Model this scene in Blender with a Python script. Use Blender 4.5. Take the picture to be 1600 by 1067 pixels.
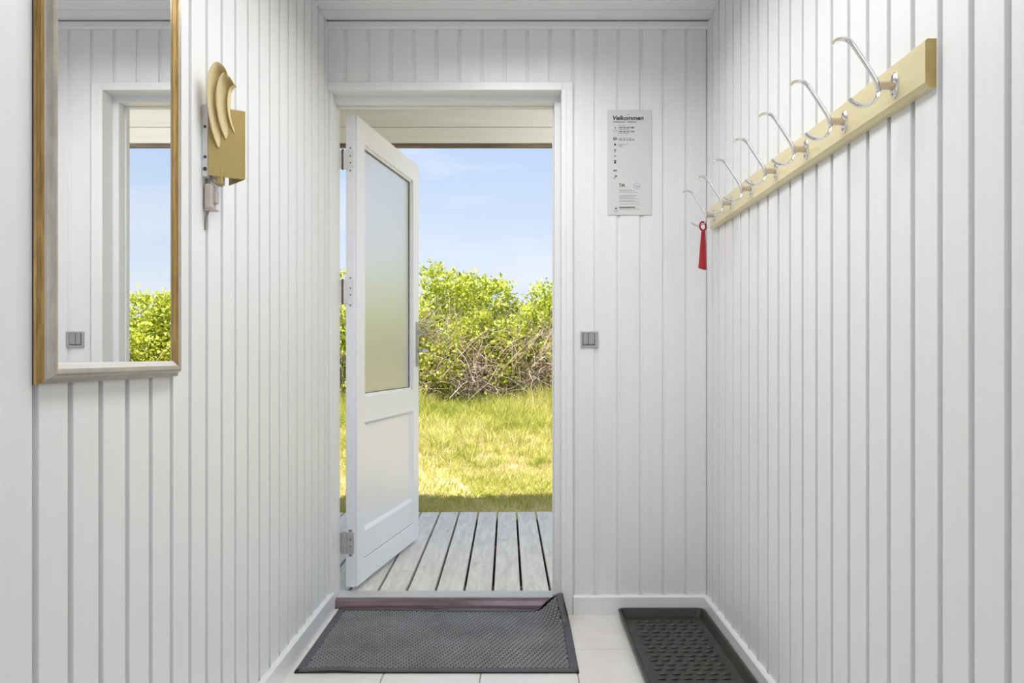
import bpy, bmesh, math, random
import numpy as np
from mathutils import Vector, Matrix

for o in list(bpy.data.objects):
    bpy.data.objects.remove(o)
scene = bpy.context.scene
COL = scene.collection

# ------------------------------------------------------------------ camera
F = 1152.0            # focal length in pixels of the 1600 px wide frame
EYE = 1.035
VX, VY = 812.0, 556.0
cam_d = bpy.data.cameras.new('camera')
cam_d.sensor_width = 36.0
cam_d.lens = F / 1600 * 36
cam_d.shift_x = (800 - VX) / 1600
cam_d.shift_y = (VY - 533.5) / 1600
cam_d.clip_start = 0.02
cam = bpy.data.objects.new('camera', cam_d)
COL.objects.link(cam)
cam.location = (0, 0, EYE)
cam.rotation_euler = (math.pi / 2, 0, 0)
scene.camera = cam

# ------------------------------------------------------------------ exposure
scene.view_settings.view_transform = 'Standard'
scene.view_settings.look = 'None'
scene.view_settings.gamma = 1.0
scene.view_settings.exposure = 0.0
scene.view_settings.use_curve_mapping = False

# ------------------------------------------------------------------ sky
SKY_STRENGTH = 1.0
world = bpy.data.worlds.new('sky')
scene.world = world
world.use_nodes = True
nt = world.node_tree
nt.nodes.clear()
w_out = nt.nodes.new('ShaderNodeOutputWorld')
w_bg = nt.nodes.new('ShaderNodeBackground')
w_bg.inputs['Strength'].default_value = SKY_STRENGTH
w_tc = nt.nodes.new('ShaderNodeTexCoord')
w_sep = nt.nodes.new('ShaderNodeSeparateXYZ')
w_ramp = nt.nodes.new('ShaderNodeValToRGB')
cr = w_ramp.color_ramp
cr.elements[0].position = 0.0
cr.elements[0].color = (0.86, 0.91, 0.99, 1)
cr.elements[1].position = 1.0
cr.elements[1].color = (0.36, 0.56, 0.98, 1)
e = cr.elements.new(0.10); e.color = (0.76, 0.85, 0.99, 1)
e = cr.elements.new(0.27); e.color = (0.55, 0.71, 0.98, 1)
w_map = nt.nodes.new('ShaderNodeMapping')
w_map.inputs['Scale'].default_value = (2.0, 2.0, 9.0)
w_map.inputs['Rotation'].default_value = (0.0, 0.35, 0.2)
w_noise = nt.nodes.new('ShaderNodeTexNoise')
w_noise.inputs['Scale'].default_value = 1.6
w_noise.inputs['Detail'].default_value = 6
w_noise.inputs['Roughness'].default_value = 0.55
w_cr = nt.nodes.new('ShaderNodeValToRGB')
w_cr.color_ramp.elements[0].position = 0.50
w_cr.color_ramp.elements[0].color = (0, 0, 0, 1)
w_cr.color_ramp.elements[1].position = 0.80
w_cr.color_ramp.elements[1].color = (0.7, 0.7, 0.7, 1)
w_mix = nt.nodes.new('ShaderNodeMixRGB')
w_mix.inputs['Color2'].default_value = (0.9, 0.94, 1.0, 1)
L = nt.links.new
L(w_tc.outputs['Generated'], w_sep.inputs[0])
L(w_sep.outputs['Z'], w_ramp.inputs[0])
L(w_tc.outputs['Generated'], w_map.inputs['Vector'])
L(w_map.outputs[0], w_noise.inputs['Vector'])
L(w_noise.outputs['Fac'], w_cr.inputs[0])
L(w_cr.outputs[0], w_mix.inputs['Fac'])
L(w_ramp.outputs[0], w_mix.inputs['Color1'])
L(w_mix.outputs[0], w_bg.inputs['Color'])
L(w_bg.outputs[0], w_out.inputs[0])

# ------------------------------------------------------------------ sun (behind the house, from the left)
SUN_EL, SUN_AZ = math.radians(57), math.radians(52)
sd = bpy.data.lights.new('sun', 'SUN')
sd.energy = 8.5
sd.angle = math.radians(0.6)
sd.color = (1.0, 0.95, 0.86)
sun = bpy.data.objects.new('sun', sd)
COL.objects.link(sun)
sun.location = (-4, -4, 9)
sun_dir = Vector((math.sin(SUN_AZ) * math.cos(SUN_EL), math.cos(SUN_AZ) * math.cos(SUN_EL), -math.sin(SUN_EL)))
sun.rotation_euler = sun_dir.to_track_quat('-Z', 'Y').to_euler()

# ------------------------------------------------------------------ added fill light in the made-up window behind the camera
REAR = -1.9           # y of the rear wall
ad = bpy.data.lights.new('rear_fill_light', 'AREA')
ad.shape = 'RECTANGLE'
ad.size = 1.1
ad.size_y = 1.25
ad.energy = 6.8
ad.color = (0.99, 0.99, 1.0)
al = bpy.data.objects.new('rear_fill_light', ad)
COL.objects.link(al)
al.location = (0, REAR - 0.06, 1.42)
al.rotation_euler = (math.pi / 2, 0, math.pi)
al.rotation_euler = Vector((0, 1, 0)).to_track_quat('-Z', 'Z').to_euler()

# =================================================================== materials
def new_mat(name):
    m = bpy.data.materials.new(name)
    m.use_nodes = True
    n = m.node_tree.nodes
    b = n['Principled BSDF']
    return m, m.node_tree, b

def simple(name, col, rough=0.5, metal=0.0, noise=0.0, nscale=8.0, bump=0.0, bscale=60.0, stretch=(1, 1, 1), coat=0.0, spec=None):
    m, t, b = new_mat(name)
    b.inputs['Roughness'].default_value = rough
    b.inputs['Metallic'].default_value = metal
    if spec is not None:
        b.inputs['Specular IOR Level'].default_value = spec
    if coat:
        b.inputs['Coat Weight'].default_value = coat
        b.inputs['Coat Roughness'].default_value = 0.1
    tc = t.nodes.new('ShaderNodeTexCoord')
    mp = t.nodes.new('ShaderNodeMapping')
    mp.inputs['Scale'].default_value = stretch
    t.links.new(tc.outputs['Object'], mp.inputs['Vector'])
    if noise:
        nz = t.nodes.new('ShaderNodeTexNoise')
        nz.inputs['Scale'].default_value = nscale
        nz.inputs['Detail'].default_value = 5
        t.links.new(mp.outputs[0], nz.inputs['Vector'])
        rp = t.nodes.new('ShaderNodeValToRGB')
        lo = [max(0, c * (1 - noise)) for c in col]
        hi = [min(1, c * (1 + noise)) for c in col]
        rp.color_ramp.elements[0].position = 0.3
        rp.color_ramp.elements[1].position = 0.7
        rp.color_ramp.elements[0].color = (*lo, 1)
        rp.color_ramp.elements[1].color = (*hi, 1)
        t.links.new(nz.outputs['Fac'], rp.inputs[0])
        t.links.new(rp.outputs[0], b.inputs['Base Color'])
    else:
        b.inputs['Base Color'].default_value = (*col, 1)
    if bump:
        nb = t.nodes.new('ShaderNodeTexNoise')
        nb.inputs['Scale'].default_value = bscale
        nb.inputs['Detail'].default_value = 4
        t.links.new(mp.outputs[0], nb.inputs['Vector'])
        bp = t.nodes.new('ShaderNodeBump')
        bp.inputs['Strength'].default_value = bump
        bp.inputs['Distance'].default_value = 0.002
        t.links.new(nb.outputs['Fac'], bp.inputs['Height'])
        t.links.new(bp.outputs[0], b.inputs['Normal'])
    return m

M = {}
M['wall'] = simple('white_panel_paint', (0.86, 0.86, 0.86), 0.42, noise=0.02, nscale=5, bump=0.25, bscale=30, stretch=(6, 6, 0.35))
M['wall_end'] = M['wall']
M['ceil'] = simple('white_ceiling_paint', (0.90, 0.90, 0.90), 0.5, noise=0.02, bump=0.2, bscale=30, stretch=(0.35, 6, 6))
M['trim'] = simple('white_trim_gloss', (0.88, 0.88, 0.88), 0.30, bump=0.08, bscale=20, stretch=(3, 3, 0.4))
M['base'] = simple('white_skirting_paint', (0.88, 0.88, 0.88), 0.32, noise=0.015)
M['door'] = simple('white_door_paint', (0.87, 0.88, 0.92), 0.30, noise=0.01, bump=0.06, bscale=18, stretch=(3, 3, 0.5))
M['fascia'] = simple('cream_fascia_paint', (0.84, 0.84, 0.81), 0.5, noise=0.05, nscale=4, bump=0.3, bscale=40, stretch=(0.3, 4, 4))
M['rawwood'] = simple('weathered_brown_timber', (0.20, 0.15, 0.12), 0.8, noise=0.45, nscale=12, stretch=(0.3, 3, 3))
M['rail'] = simple('yellow_lacquered_pine', (0.78, 0.68, 0.40), 0.32, noise=0.07, nscale=6, stretch=(4, 0.4, 4), coat=0.3)
M['railend'] = simple('pine_end_grain', (0.60, 0.44, 0.16), 0.45, noise=0.12, nscale=30)
M['chrome'] = simple('polished_chrome', (0.80, 0.80, 0.81), 0.12, 1.0)
M['stem_reflection'] = simple('pine_reflecting_stem', (0.62, 0.52, 0.40), 0.28, 1.0)  # reflection of the pine rail put into the stem colour
M['screw'] = simple('dull_screw_steel', (0.35, 0.34, 0.33), 0.4, 1.0)
M['steel'] = simple('brushed_steel', (0.46, 0.47, 0.49), 0.3, 1.0)
M['hinge'] = simple('grey_galvanised_hinge', (0.52, 0.51, 0.53), 0.45, 0.5, noise=0.15, nscale=40)
M['hingew'] = simple('painted_hinge', (0.78, 0.78, 0.78), 0.4, noise=0.05, nscale=40)
M['rust'] = simple('rusty_pin', (0.16, 0.11, 0.10), 0.7, noise=0.4, nscale=60)
M['hole'] = simple('dark_screw_slot', (0.06, 0.055, 0.05), 0.6)
M['red'] = simple('red_plastic', (0.42, 0.012, 0.02), 0.32, noise=0.04)
M['gold'] = simple('satin_gold_enamel', (0.47, 0.35, 0.13), 0.42, 0.25, noise=0.04, nscale=6)
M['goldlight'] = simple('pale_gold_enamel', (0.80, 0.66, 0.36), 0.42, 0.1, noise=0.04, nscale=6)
M['white_metal'] = simple('white_enamel', (0.78, 0.78, 0.79), 0.35)
M['beige'] = simple('beige_plastic', (0.58, 0.52, 0.46), 0.45, noise=0.04)
M['cord'] = simple('grey_cord', (0.33, 0.31, 0.29), 0.5)
M['fr_dark'] = simple('dark_frame_wood', (0.07, 0.045, 0.04), 0.5, noise=0.2, nscale=20)
M['fr_gold'] = simple('aged_gold_leaf', (0.42, 0.27, 0.09), 0.38, 0.55, noise=0.3, nscale=30, stretch=(6, 6, 0.6))
M['fr_silver'] = simple('aged_silver_leaf', (0.50, 0.46, 0.39), 0.32, 0.6, noise=0.12, nscale=30, stretch=(4, 1, 1))
M['fr_sheen'] = simple('frame_slope_sheen', (0.80, 0.77, 0.72), 0.35, 0.2)  # bright reflection on low and top inner slopes, put into the colour
M['mirror'] = simple('mirror_silver', (0.93, 0.94, 0.94), 0.0, 1.0)
M['sign'] = simple('frosted_acrylic_plate', (0.70, 0.70, 0.69), 0.25, coat=0.2)
M['ink'] = simple('black_print', (0.015, 0.015, 0.016), 0.5)
M['inkred'] = simple('dark_red_print', (0.16, 0.02, 0.03), 0.5)
M['inkgrey'] = simple('grey_print', (0.33, 0.33, 0.33), 0.5)
M['switch'] = simple('grey_switch_plastic', (0.36, 0.36, 0.35), 0.4)
M['switchf'] = simple('grey_switch_frame', (0.44, 0.44, 0.44), 0.4)
M['gap'] = simple('dark_joint', (0.07, 0.07, 0.065), 0.7)
M['grout'] = simple('grey_grout', (0.40, 0.38, 0.35), 0.8, noise=0.12, nscale=30)
M['rubber'] = simple('charcoal_rubber', (0.050, 0.050, 0.058), 0.62, noise=0.12, nscale=9)
M['rubberl'] = simple('pale_charcoal_rubber', (0.24, 0.24, 0.24), 0.55, noise=0.22, nscale=5)  # treads, paler than the mat ground between them
M['tray'] = simple('black_moulded_plastic', (0.036, 0.034, 0.028), 0.38, noise=0.15, nscale=8)
M['alu'] = simple('brushed_aluminium', (0.56, 0.55, 0.54), 0.4, 0.15, noise=0.06, nscale=30, stretch=(0.2, 3, 3))
M['redwood'] = simple('varnished_dark_red_wood', (0.19, 0.125, 0.14), 0.16, noise=0.35, nscale=10, stretch=(0.4, 3, 3), coat=0.6)
M['bark'] = simple('grey_brown_twig', (0.74, 0.60, 0.50), 0.8, noise=0.3, nscale=5)
M['window'] = simple('white_window_paint', (0.82, 0.82, 0.81), 0.35)
M['roofing'] = simple('dark_roofing_felt', (0.10, 0.10, 0.10), 0.8, noise=0.2)
M['cladding'] = simple('painted_cladding', (0.75, 0.75, 0.72), 0.5, noise=0.05)

def tile_mat():
    m, t, b = new_mat('pale_beige_tile')
    b.inputs['Roughness'].default_value = 0.30
    tc = t.nodes.new('ShaderNodeTexCoord')
    nz = t.nodes.new('ShaderNodeTexNoise')
    nz.inputs['Scale'].default_value = 6
    nz.inputs['Detail'].default_value = 6
    oi = t.nodes.new('ShaderNodeObjectInfo')
    add = t.nodes.new('ShaderNodeVectorMath')
    t.links.new(tc.outputs['Object'], add.inputs[0])
    t.links.new(oi.outputs['Location'], add.inputs[1])
    t.links.new(add.outputs[0], nz.inputs['Vector'])
    rp = t.nodes.new('ShaderNodeValToRGB')
    rp.color_ramp.elements[0].position = 0.3
    rp.color_ramp.elements[0].color = (0.80, 0.76, 0.71, 1)
    rp.color_ramp.elements[1].position = 0.7
    rp.color_ramp.elements[1].color = (0.88, 0.86, 0.82, 1)
    t.links.new(nz.outputs['Fac'], rp.inputs[0])
    t.links.new(rp.outputs[0], b.inputs['Base Color'])
    return m
M['tile'] = tile_mat()

def deck_mat():
    m, t, b = new_mat('weathered_grey_decking')
    b.inputs['Roughness'].default_value = 0.75
    tc = t.nodes.new('ShaderNodeTexCoord')
    oi = t.nodes.new('ShaderNodeObjectInfo')
    add = t.nodes.new('ShaderNodeVectorMath')
    sc = t.nodes.new('ShaderNodeVectorMath'); sc.operation = 'SCALE'
    sc.inputs['Scale'].default_value = 37.0
    cmb = t.nodes.new('ShaderNodeCombineXYZ')
    t.links.new(oi.outputs['Random'], cmb.inputs[1])
    t.links.new(oi.outputs['Random'], cmb.inputs[0])
    t.links.new(cmb.outputs[0], sc.inputs[0])
    t.links.new(tc.outputs['Object'], add.inputs[0])
    t.links.new(sc.outputs[0], add.inputs[1])
    mp = t.nodes.new('ShaderNodeMapping')
    mp.inputs['Scale'].default_value = (9, 1.1, 9)
    t.links.new(add.outputs[0], mp.inputs['Vector'])
    nz = t.nodes.new('ShaderNodeTexNoise')
    nz.inputs['Scale'].default_value = 3.5
    nz.inputs['Detail'].default_value = 8
    nz.inputs['Distortion'].default_value = 1.2
    t.links.new(mp.outputs[0], nz.inputs['Vector'])
    rp = t.nodes.new('ShaderNodeValToRGB')
    rp.color_ramp.elements[0].position = 0.28
    rp.color_ramp.elements[0].color = (0.60, 0.57, 0.53, 1)
    rp.color_ramp.elements[1].position = 0.72
    rp.color_ramp.elements[1].color = (0.80, 0.77, 0.72, 1)
    t.links.new(nz.outputs['Fac'], rp.inputs[0])
    # sparse dark knots and scuffs
    n2 = t.nodes.new('ShaderNodeTexNoise')
    n2.inputs['Scale'].default_value = 11
    n2.inputs['Detail'].default_value = 3
    mp2 = t.nodes.new('ShaderNodeMapping')
    mp2.inputs['Scale'].default_value = (1.2, 0.55, 1)
    t.links.new(add.outputs[0], mp2.inputs['Vector'])
    t.links.new(mp2.outputs[0], n2.inputs['Vector'])
    r2 = t.nodes.new('ShaderNodeValToRGB')
    r2.color_ramp.elements[0].position = 0.66
    r2.color_ramp.elements[0].color = (1, 1, 1, 1)
    r2.color_ramp.elements[1].position = 0.76
    r2.color_ramp.elements[1].color = (0.62, 0.60, 0.57, 1)
    t.links.new(n2.outputs['Fac'], r2.inputs[0])
    mx = t.nodes.new('ShaderNodeMixRGB'); mx.blend_type = 'MULTIPLY'
    mx.inputs['Fac'].default_value = 1
    t.links.new(rp.outputs[0], mx.inputs['Color1'])
    t.links.new(r2.outputs[0], mx.inputs['Color2'])
    t.links.new(mx.outputs[0], b.inputs['Base Color'])
    bp = t.nodes.new('ShaderNodeBump')
    bp.inputs['Strength'].default_value = 0.35
    bp.inputs['Distance'].default_value = 0.003
    t.links.new(nz.outputs['Fac'], bp.inputs['Height'])
    t.links.new(bp.outputs[0], b.inputs['Normal'])
    return m
M['deck'] = deck_mat()

def ground_mat():
    m, t, b = new_mat('dry_sandy_turf')
    b.inputs['Roughness'].default_value = 0.95
    b.inputs['Specular IOR Level'].default_value = 0.1
    tc = t.nodes.new('ShaderNodeTexCoord')
    nz = t.nodes.new('ShaderNodeTexNoise')
    nz.inputs['Scale'].default_value = 3.0
    nz.inputs['Detail'].default_value = 9
    nz.inputs['Roughness'].default_value = 0.65
    t.links.new(tc.outputs['Object'], nz.inputs['Vector'])
    rp = t.nodes.new('ShaderNodeValToRGB')
    rp.color_ramp.elements[0].position = 0.35
    rp.color_ramp.elements[0].color = (0.24, 0.27, 0.06, 1)
    rp.color_ramp.elements[1].position = 0.62
    rp.color_ramp.elements[1].color = (0.72, 0.56, 0.40, 1)
    e = rp.color_ramp.elements.new(0.48); e.color = (0.56, 0.47, 0.20, 1)
    t.links.new(nz.outputs['Fac'], rp.inputs[0])
    t.links.new(rp.outputs[0], b.inputs['Base Color'])
    return m
M['ground'] = ground_mat()

def foliage_mat(name, stops, transl=0.2, patch=None):
    m, t, b = new_mat(name)
    out = t.nodes['Material Output']
    ge = t.nodes.new('ShaderNodeNewGeometry')
    rp = t.nodes.new('ShaderNodeValToRGB')
    els = rp.color_ramp.elements
    els[0].position = stops[0][0]; els[0].color = (*stops[0][1], 1)
    els[1].position = stops[-1][0]; els[1].color = (*stops[-1][1], 1)
    for p, c in stops[1:-1]:
        e = els.new(p); e.color = (*c, 1)
    fac = ge.outputs['Random Per Island']
    if patch:
        nz = t.nodes.new('ShaderNodeTexNoise')
        nz.inputs['Scale'].default_value = patch
        nz.inputs['Detail'].default_value = 4
        t.links.new(ge.outputs['Position'], nz.inputs['Vector'])
        ma = t.nodes.new('ShaderNodeMath'); ma.operation = 'MULTIPLY_ADD'
        ma.inputs[1].default_value = 2.0
        ma.inputs[2].default_value = -0.95
        t.links.new(nz.outputs['Fac'], ma.inputs[0])
        mb = t.nodes.new('ShaderNodeMath'); mb.operation = 'MULTIPLY_ADD'
        mb.inputs[1].default_value = 0.85
        t.links.new(fac, mb.inputs[0])
        t.links.new(ma.outputs[0], mb.inputs[2])
        fac = mb.outputs[0]
    t.links.new(fac, rp.inputs[0])
    b.inputs['Roughness'].default_value = 0.65
    b.inputs['Specular IOR Level'].default_value = 0.12
    t.links.new(rp.outputs[0], b.inputs['Base Color'])
    tr = t.nodes.new('ShaderNodeBsdfTranslucent')
    t.links.new(rp.outputs[0], tr.inputs['Color'])
    mx = t.nodes.new('ShaderNodeMixShader')
    mx.inputs[0].default_value = transl
    t.links.new(b.outputs[0], mx.inputs[1])
    t.links.new(tr.outputs[0], mx.inputs[2])
    t.links.new(mx.outputs[0], out.inputs['Surface'])
    return m
M['leaf'] = foliage_mat('yellow_green_leaf', [(0.0, (0.26, 0.33, 0.05)), (0.35, (0.52, 0.57, 0.07)), (0.75, (0.68, 0.73, 0.11)), (1.0, (0.82, 0.82, 0.24))])
M['leafd'] = foliage_mat('mid_green_leaf', [(0.0, (0.12, 0.20, 0.05)), (0.5, (0.28, 0.40, 0.10)), (1.0, (0.48, 0.56, 0.18))])
M['grass'] = foliage_mat('yellow_green_grass', [(0.0, (0.40, 0.44, 0.08)), (0.35, (0.58, 0.57, 0.14)), (0.65, (0.74, 0.64, 0.32)), (1.0, (0.80, 0.66, 0.46))], 0.3, patch=0.9)
M['tallgrass'] = foliage_mat('fresh_meadow_grass', [(0.0, (0.34, 0.40, 0.07)), (0.40, (0.60, 0.60, 0.12)), (0.8, (0.74, 0.70, 0.26)), (1.0, (0.84, 0.74, 0.44))], 0.35, patch=0.8)

def frost_mat():
    m, t, b = new_mat('frosted_pattern_glass')
    b.inputs['Base Color'].default_value = (1, 1, 1, 1)
    b.inputs['Transmission Weight'].default_value = 1.0
    b.inputs['Roughness'].default_value = 0.33
    b.inputs['IOR'].default_value = 1.18
    tc = t.nodes.new('ShaderNodeTexCoord')
    mp = t.nodes.new('ShaderNodeMapping'); mp.inputs['Scale'].default_value = (1, 1, 0.3)
    nz = t.nodes.new('ShaderNodeTexNoise'); nz.inputs['Scale'].default_value = 120
    bp = t.nodes.new('ShaderNodeBump'); bp.inputs['Strength'].default_value = 0.35
    bp.inputs['Distance'].default_value = 0.002
    t.links.new(tc.outputs['Object'], mp.inputs['Vector'])
    t.links.new(mp.outputs[0], nz.inputs['Vector'])
    t.links.new(nz.outputs['Fac'], bp.inputs['Height'])
    t.links.new(bp.outputs[0], b.inputs['Normal'])
    # the etched surface also scatters light
    df = t.nodes.new('ShaderNodeBsdfDiffuse'); df.inputs['Color'].default_value = (0.9, 0.9, 0.9, 1)
    tl = t.nodes.new('ShaderNodeBsdfTranslucent'); tl.inputs['Color'].default_value = (0.95, 0.95, 0.95, 1)
    m1 = t.nodes.new('ShaderNodeMixShader'); m1.inputs[0].default_value = 0.65
    m2 = t.nodes.new('ShaderNodeMixShader'); m2.inputs[0].default_value = 0.20
    t.links.new(df.outputs[0], m1.inputs[1]); t.links.new(tl.outputs[0], m1.inputs[2])
    t.links.new(b.outputs[0], m2.inputs[1]); t.links.new(m1.outputs[0], m2.inputs[2])
    t.links.new(m2.outputs[0], t.nodes['Material Output'].inputs['Surface'])
    return m
M['frost'] = frost_mat()
def clear_mat():
    m, t, b = new_mat('clear_window_glass')
    b.inputs['Transmission Weight'].default_value = 1.0
    b.inputs['Roughness'].default_value = 0.0
    b.inputs['IOR'].default_value = 1.02
    return m
M['clear'] = clear_mat()

# =================================================================== mesh helpers
def mesh_from(name, verts, faces, mats, midx=None, smooth=False):
    me = bpy.data.meshes.new(name)
    me.from_pydata([tuple(v) for v in verts], [], [tuple(f) for f in faces])
    for m in (mats if isinstance(mats, (list, tuple)) else [mats]):
        me.materials.append(M[m] if isinstance(m, str) else m)
    if midx:
        me.polygons.foreach_set('material_index', midx)
    if smooth:
        me.polygons.foreach_set('use_smooth', [True] * len(me.polygons))
    me.update()
    return me

def obj(name, me, parent=None, loc=None, rotz=None):
    o = bpy.data.objects.new(name, me)
    COL.objects.link(o)
    if parent is not None:
        o.parent = parent
    if loc is not None:
        o.location = loc
    if rotz is not None:
        o.rotation_euler = (0, 0, rotz)
    return o

def empty(name, loc=(0, 0, 0), rotz=0.0):
    o = bpy.data.objects.new(name, None)
    COL.objects.link(o)
    o.location = loc
    o.rotation_euler = (0, 0, rotz)
    o.empty_display_size = 0.05
    return o

def tag(o, label, cat, group=None, kind=None):
    o['label'] = label
    o['category'] = cat
    if group: o['group'] = group
    if kind: o['kind'] = kind
    return o

class MB:
    """collects shapes into one mesh"""
    def __init__(s):
        s.v = []; s.f = []; s.mi = []
    def add(s, verts, faces, mi=0):
        k = len(s.v)
        s.v.extend(verts)
        s.f.extend([tuple(i + k for i in f) for f in faces])
        s.mi.extend([mi] * len(faces))
        return s
    def box(s, x0, x1, y0, y1, z0, z1, c=0.0, mi=0):
        if x0 > x1: x0, x1 = x1, x0
        if y0 > y1: y0, y1 = y1, y0
        if z0 > z1: z0, z1 = z1, z0
        if c <= 0:
            v = [(x, y, z) for z in (z0, z1) for y in (y0, y1) for x in (x0, x1)]
            f = [(0, 2, 3, 1), (4, 5, 7, 6), (0, 1, 5, 4), (2, 6, 7, 3), (0, 4, 6, 2), (1, 3, 7, 5)]
            return s.add(v, f, mi)
        bm = bmesh.new()
        bmesh.ops.create_cube(bm, size=1.0)
        for q in bm.verts:
            q.co = Vector(((x0 + x1) / 2 + q.co.x * (x1 - x0), (y0 + y1) / 2 + q.co.y * (y1 - y0), (z0 + z1) / 2 + q.co.z * (z1 - z0)))
        bmesh.ops.bevel(bm, geom=bm.edges[:], offset=c, segments=1, affect='EDGES')
        bm.verts.index_update()
        s.add([tuple(q.co) for q in bm.verts], [tuple(q.index for q in f.verts) for f in bm.faces], mi)
        bm.free()
        return s
    def prism(s, poly, a0, a1, axis, mi=0, capmi=None):
        """poly: list of 2D points; axis 'z' -> (x,y); 'y' -> (x,z); 'x' -> (y,z)"""
        n = len(poly)
        def P(p, a):
            if axis == 'z': return (p[0], p[1], a)
            if axis == 'y': return (p[0], a, p[1])
            return (a, p[0], p[1])
        v = [P(p, a0) for p in poly] + [P(p, a1) for p in poly]
        f = [(i, (i + 1) % n, (i + 1) % n + n, i + n) for i in range(n)]
        s.add(v, f, mi)
        k = len(s.v) - 2 * n
        s.f.append(tuple(k + i for i in reversed(range(n)))); s.f.append(tuple(k + n + i for i in range(n)))
        s.mi.extend([mi if capmi is None else capmi] * 2)
        return s
    def tube(s, path, r, n=8, mi=0, up=(0, 0, 1), rb=None, cap=True):
        """sweep an ellipse: r along (tangent x up) side, rb along the other"""
        path = [Vector(p) for p in path]
        m = len(path)
        rs = r if isinstance(r, (list, tuple)) else [r] * m
        rbs = rs if rb is None else (rb if isinstance(rb, (list, tuple)) else [rb] * m)
        k = len(s.v)
        prev = None
        for i, p in enumerate(path):
            t = (path[min(i + 1, m - 1)] - path[max(i - 1, 0)]).normalized()
            u = Vector(up)
            a = t.cross(u)
            if a.length < 1e-4:
                a = t.cross(Vector((1, 0, 0))) if prev is None else prev
            a.normalize()
            if prev is not None and a.dot(prev) < 0: a = -a
            prev = a
            b = a.cross(t).normalized()
            for j in range(n):
                th = 2 * math.pi * j / n
                s.v.append(tuple(p + a * (rs[i] * math.cos(th)) + b * (rbs[i] * math.sin(th))))
        for i in range(m - 1):
            for j in range(n):
                s.f.append((k + i * n + j, k + i * n + (j + 1) % n, k + (i + 1) * n + (j + 1) % n, k + (i + 1) * n + j))
                s.mi.append(mi)
        if cap:
            s.f.append(tuple(k + j for j in reversed(range(n)))); s.mi.append(mi)
            s.f.append(tuple(k + (m - 1) * n + j for j in range(n))); s.mi.append(mi)
        return s
    def mesh(s, name, mats, smooth=False):
        me = mesh_from(name, s.v, s.f, mats, s.mi, smooth)
        bm = bmesh.new(); bm.from_mesh(me)
        bmesh.ops.recalc_face_normals(bm, faces=bm.faces[:])
        bm.to_mesh(me); bm.free()
        if smooth:
            me.set_sharp_from_angle(angle=math.radians(40))
        return me
    def build(s, name, mats, parent=None, smooth=False, loc=None, rotz=None):
        return obj(name, s.mesh(name, mats, smooth), parent, loc, rotz)

def box(name, x0, x1, y0, y1, z0, z1, mat, parent=None, c=0.0):
    return MB().box(x0, x1, y0, y1, z0, z1, c).build(name, [mat], parent)

def at(px, py, Y):
    """point at depth Y seen at pixel (px,py) - used to turn measurements into room coordinates"""
    return Vector(((px - VX) / F * Y, Y, EYE - (py - VY) / F * Y))

# =================================================================== room
XL, XR, YB = -0.767, 0.749, 2.954
ZC = 2.366
G = 0.012            # groove depth between panel boards
GW = 0.016           # groove width
PITCH = 0.0913
YF, YO = 3.02, 3.105     # door frame front and outer face

# floor
fl = box('floor', XL - 0.1, XR + 0.1, REAR - 0.1, YO - 0.005, -0.12, -0.003, 'grout')
tag(fl, 'hall floor of pale beige square tiles', 'floor', kind='structure')
TS, TJ = 0.316, 0.004
tile_me = {}
def tile(x0, x1, y0, y1):
    key = (round(x1 - x0, 4), round(y1 - y0, 4))
    if key not in tile_me:
        tile_me[key] = MB().box(-(x1 - x0) / 2, (x1 - x0) / 2, -(y1 - y0) / 2, (y1 - y0) / 2, -0.008, 0.0, 0.0012).mesh('tile', ['tile'])
    obj('tile', tile_me[key], fl, ((x0 + x1) / 2, (y0 + y1) / 2, 0))
xs = [XL] + [0.189 + k * TS for k in range(-3, 2) if XL + 0.02 < 0.189 + k * TS < XR - 0.02] + [XR]
ys = [YF - 0.002] + [2.920 - k * TS for k in range(0, 16) if 2.920 - k * TS > REAR + 0.02] + [REAR]
for i in range(len(xs) - 1):
    for j in range(len(ys) - 1):
        tile(xs[i] + TJ / 2, xs[i + 1] - TJ / 2, ys[j + 1] + TJ / 2, ys[j] - TJ / 2)

# ceiling with boards running across
ce = box('ceiling', XL - 0.1, XR + 0.1, REAR - 0.1, YO, ZC + 0.006, ZC + 0.1, 'ceil')
tag(ce, 'white boarded ceiling above the hall', 'ceiling', kind='structure')
CP = 0.079
cme = MB().prism([(-CP / 2 + 0.003, 0.0015), (-CP / 2 + 0.0045, 0), (CP / 2 - 0.0045, 0), (CP / 2 - 0.003, 0.0015), (CP / 2 - 0.003, 0.007), (-CP / 2 + 0.003, 0.007)], XL, XR, 'x').mesh('board', ['ceil'])
yy = 2.839 + CP / 2
while yy > REAR:
    obj('board', cme, ce, (0, yy, ZC)); yy -= CP

# side walls: backing + single boards
def board_poly(w, sgn):
    # cross-section in (x,y): front at x=0 facing sgn, back at x=-sgn*0.012
    h = w / 2
    return [(-sgn * 0.016, -h), (-sgn * 0.001, -h), (0, -h + 0.001), (0, h - 0.001), (-sgn * 0.001, h), (-sgn * 0.016, h)]

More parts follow.
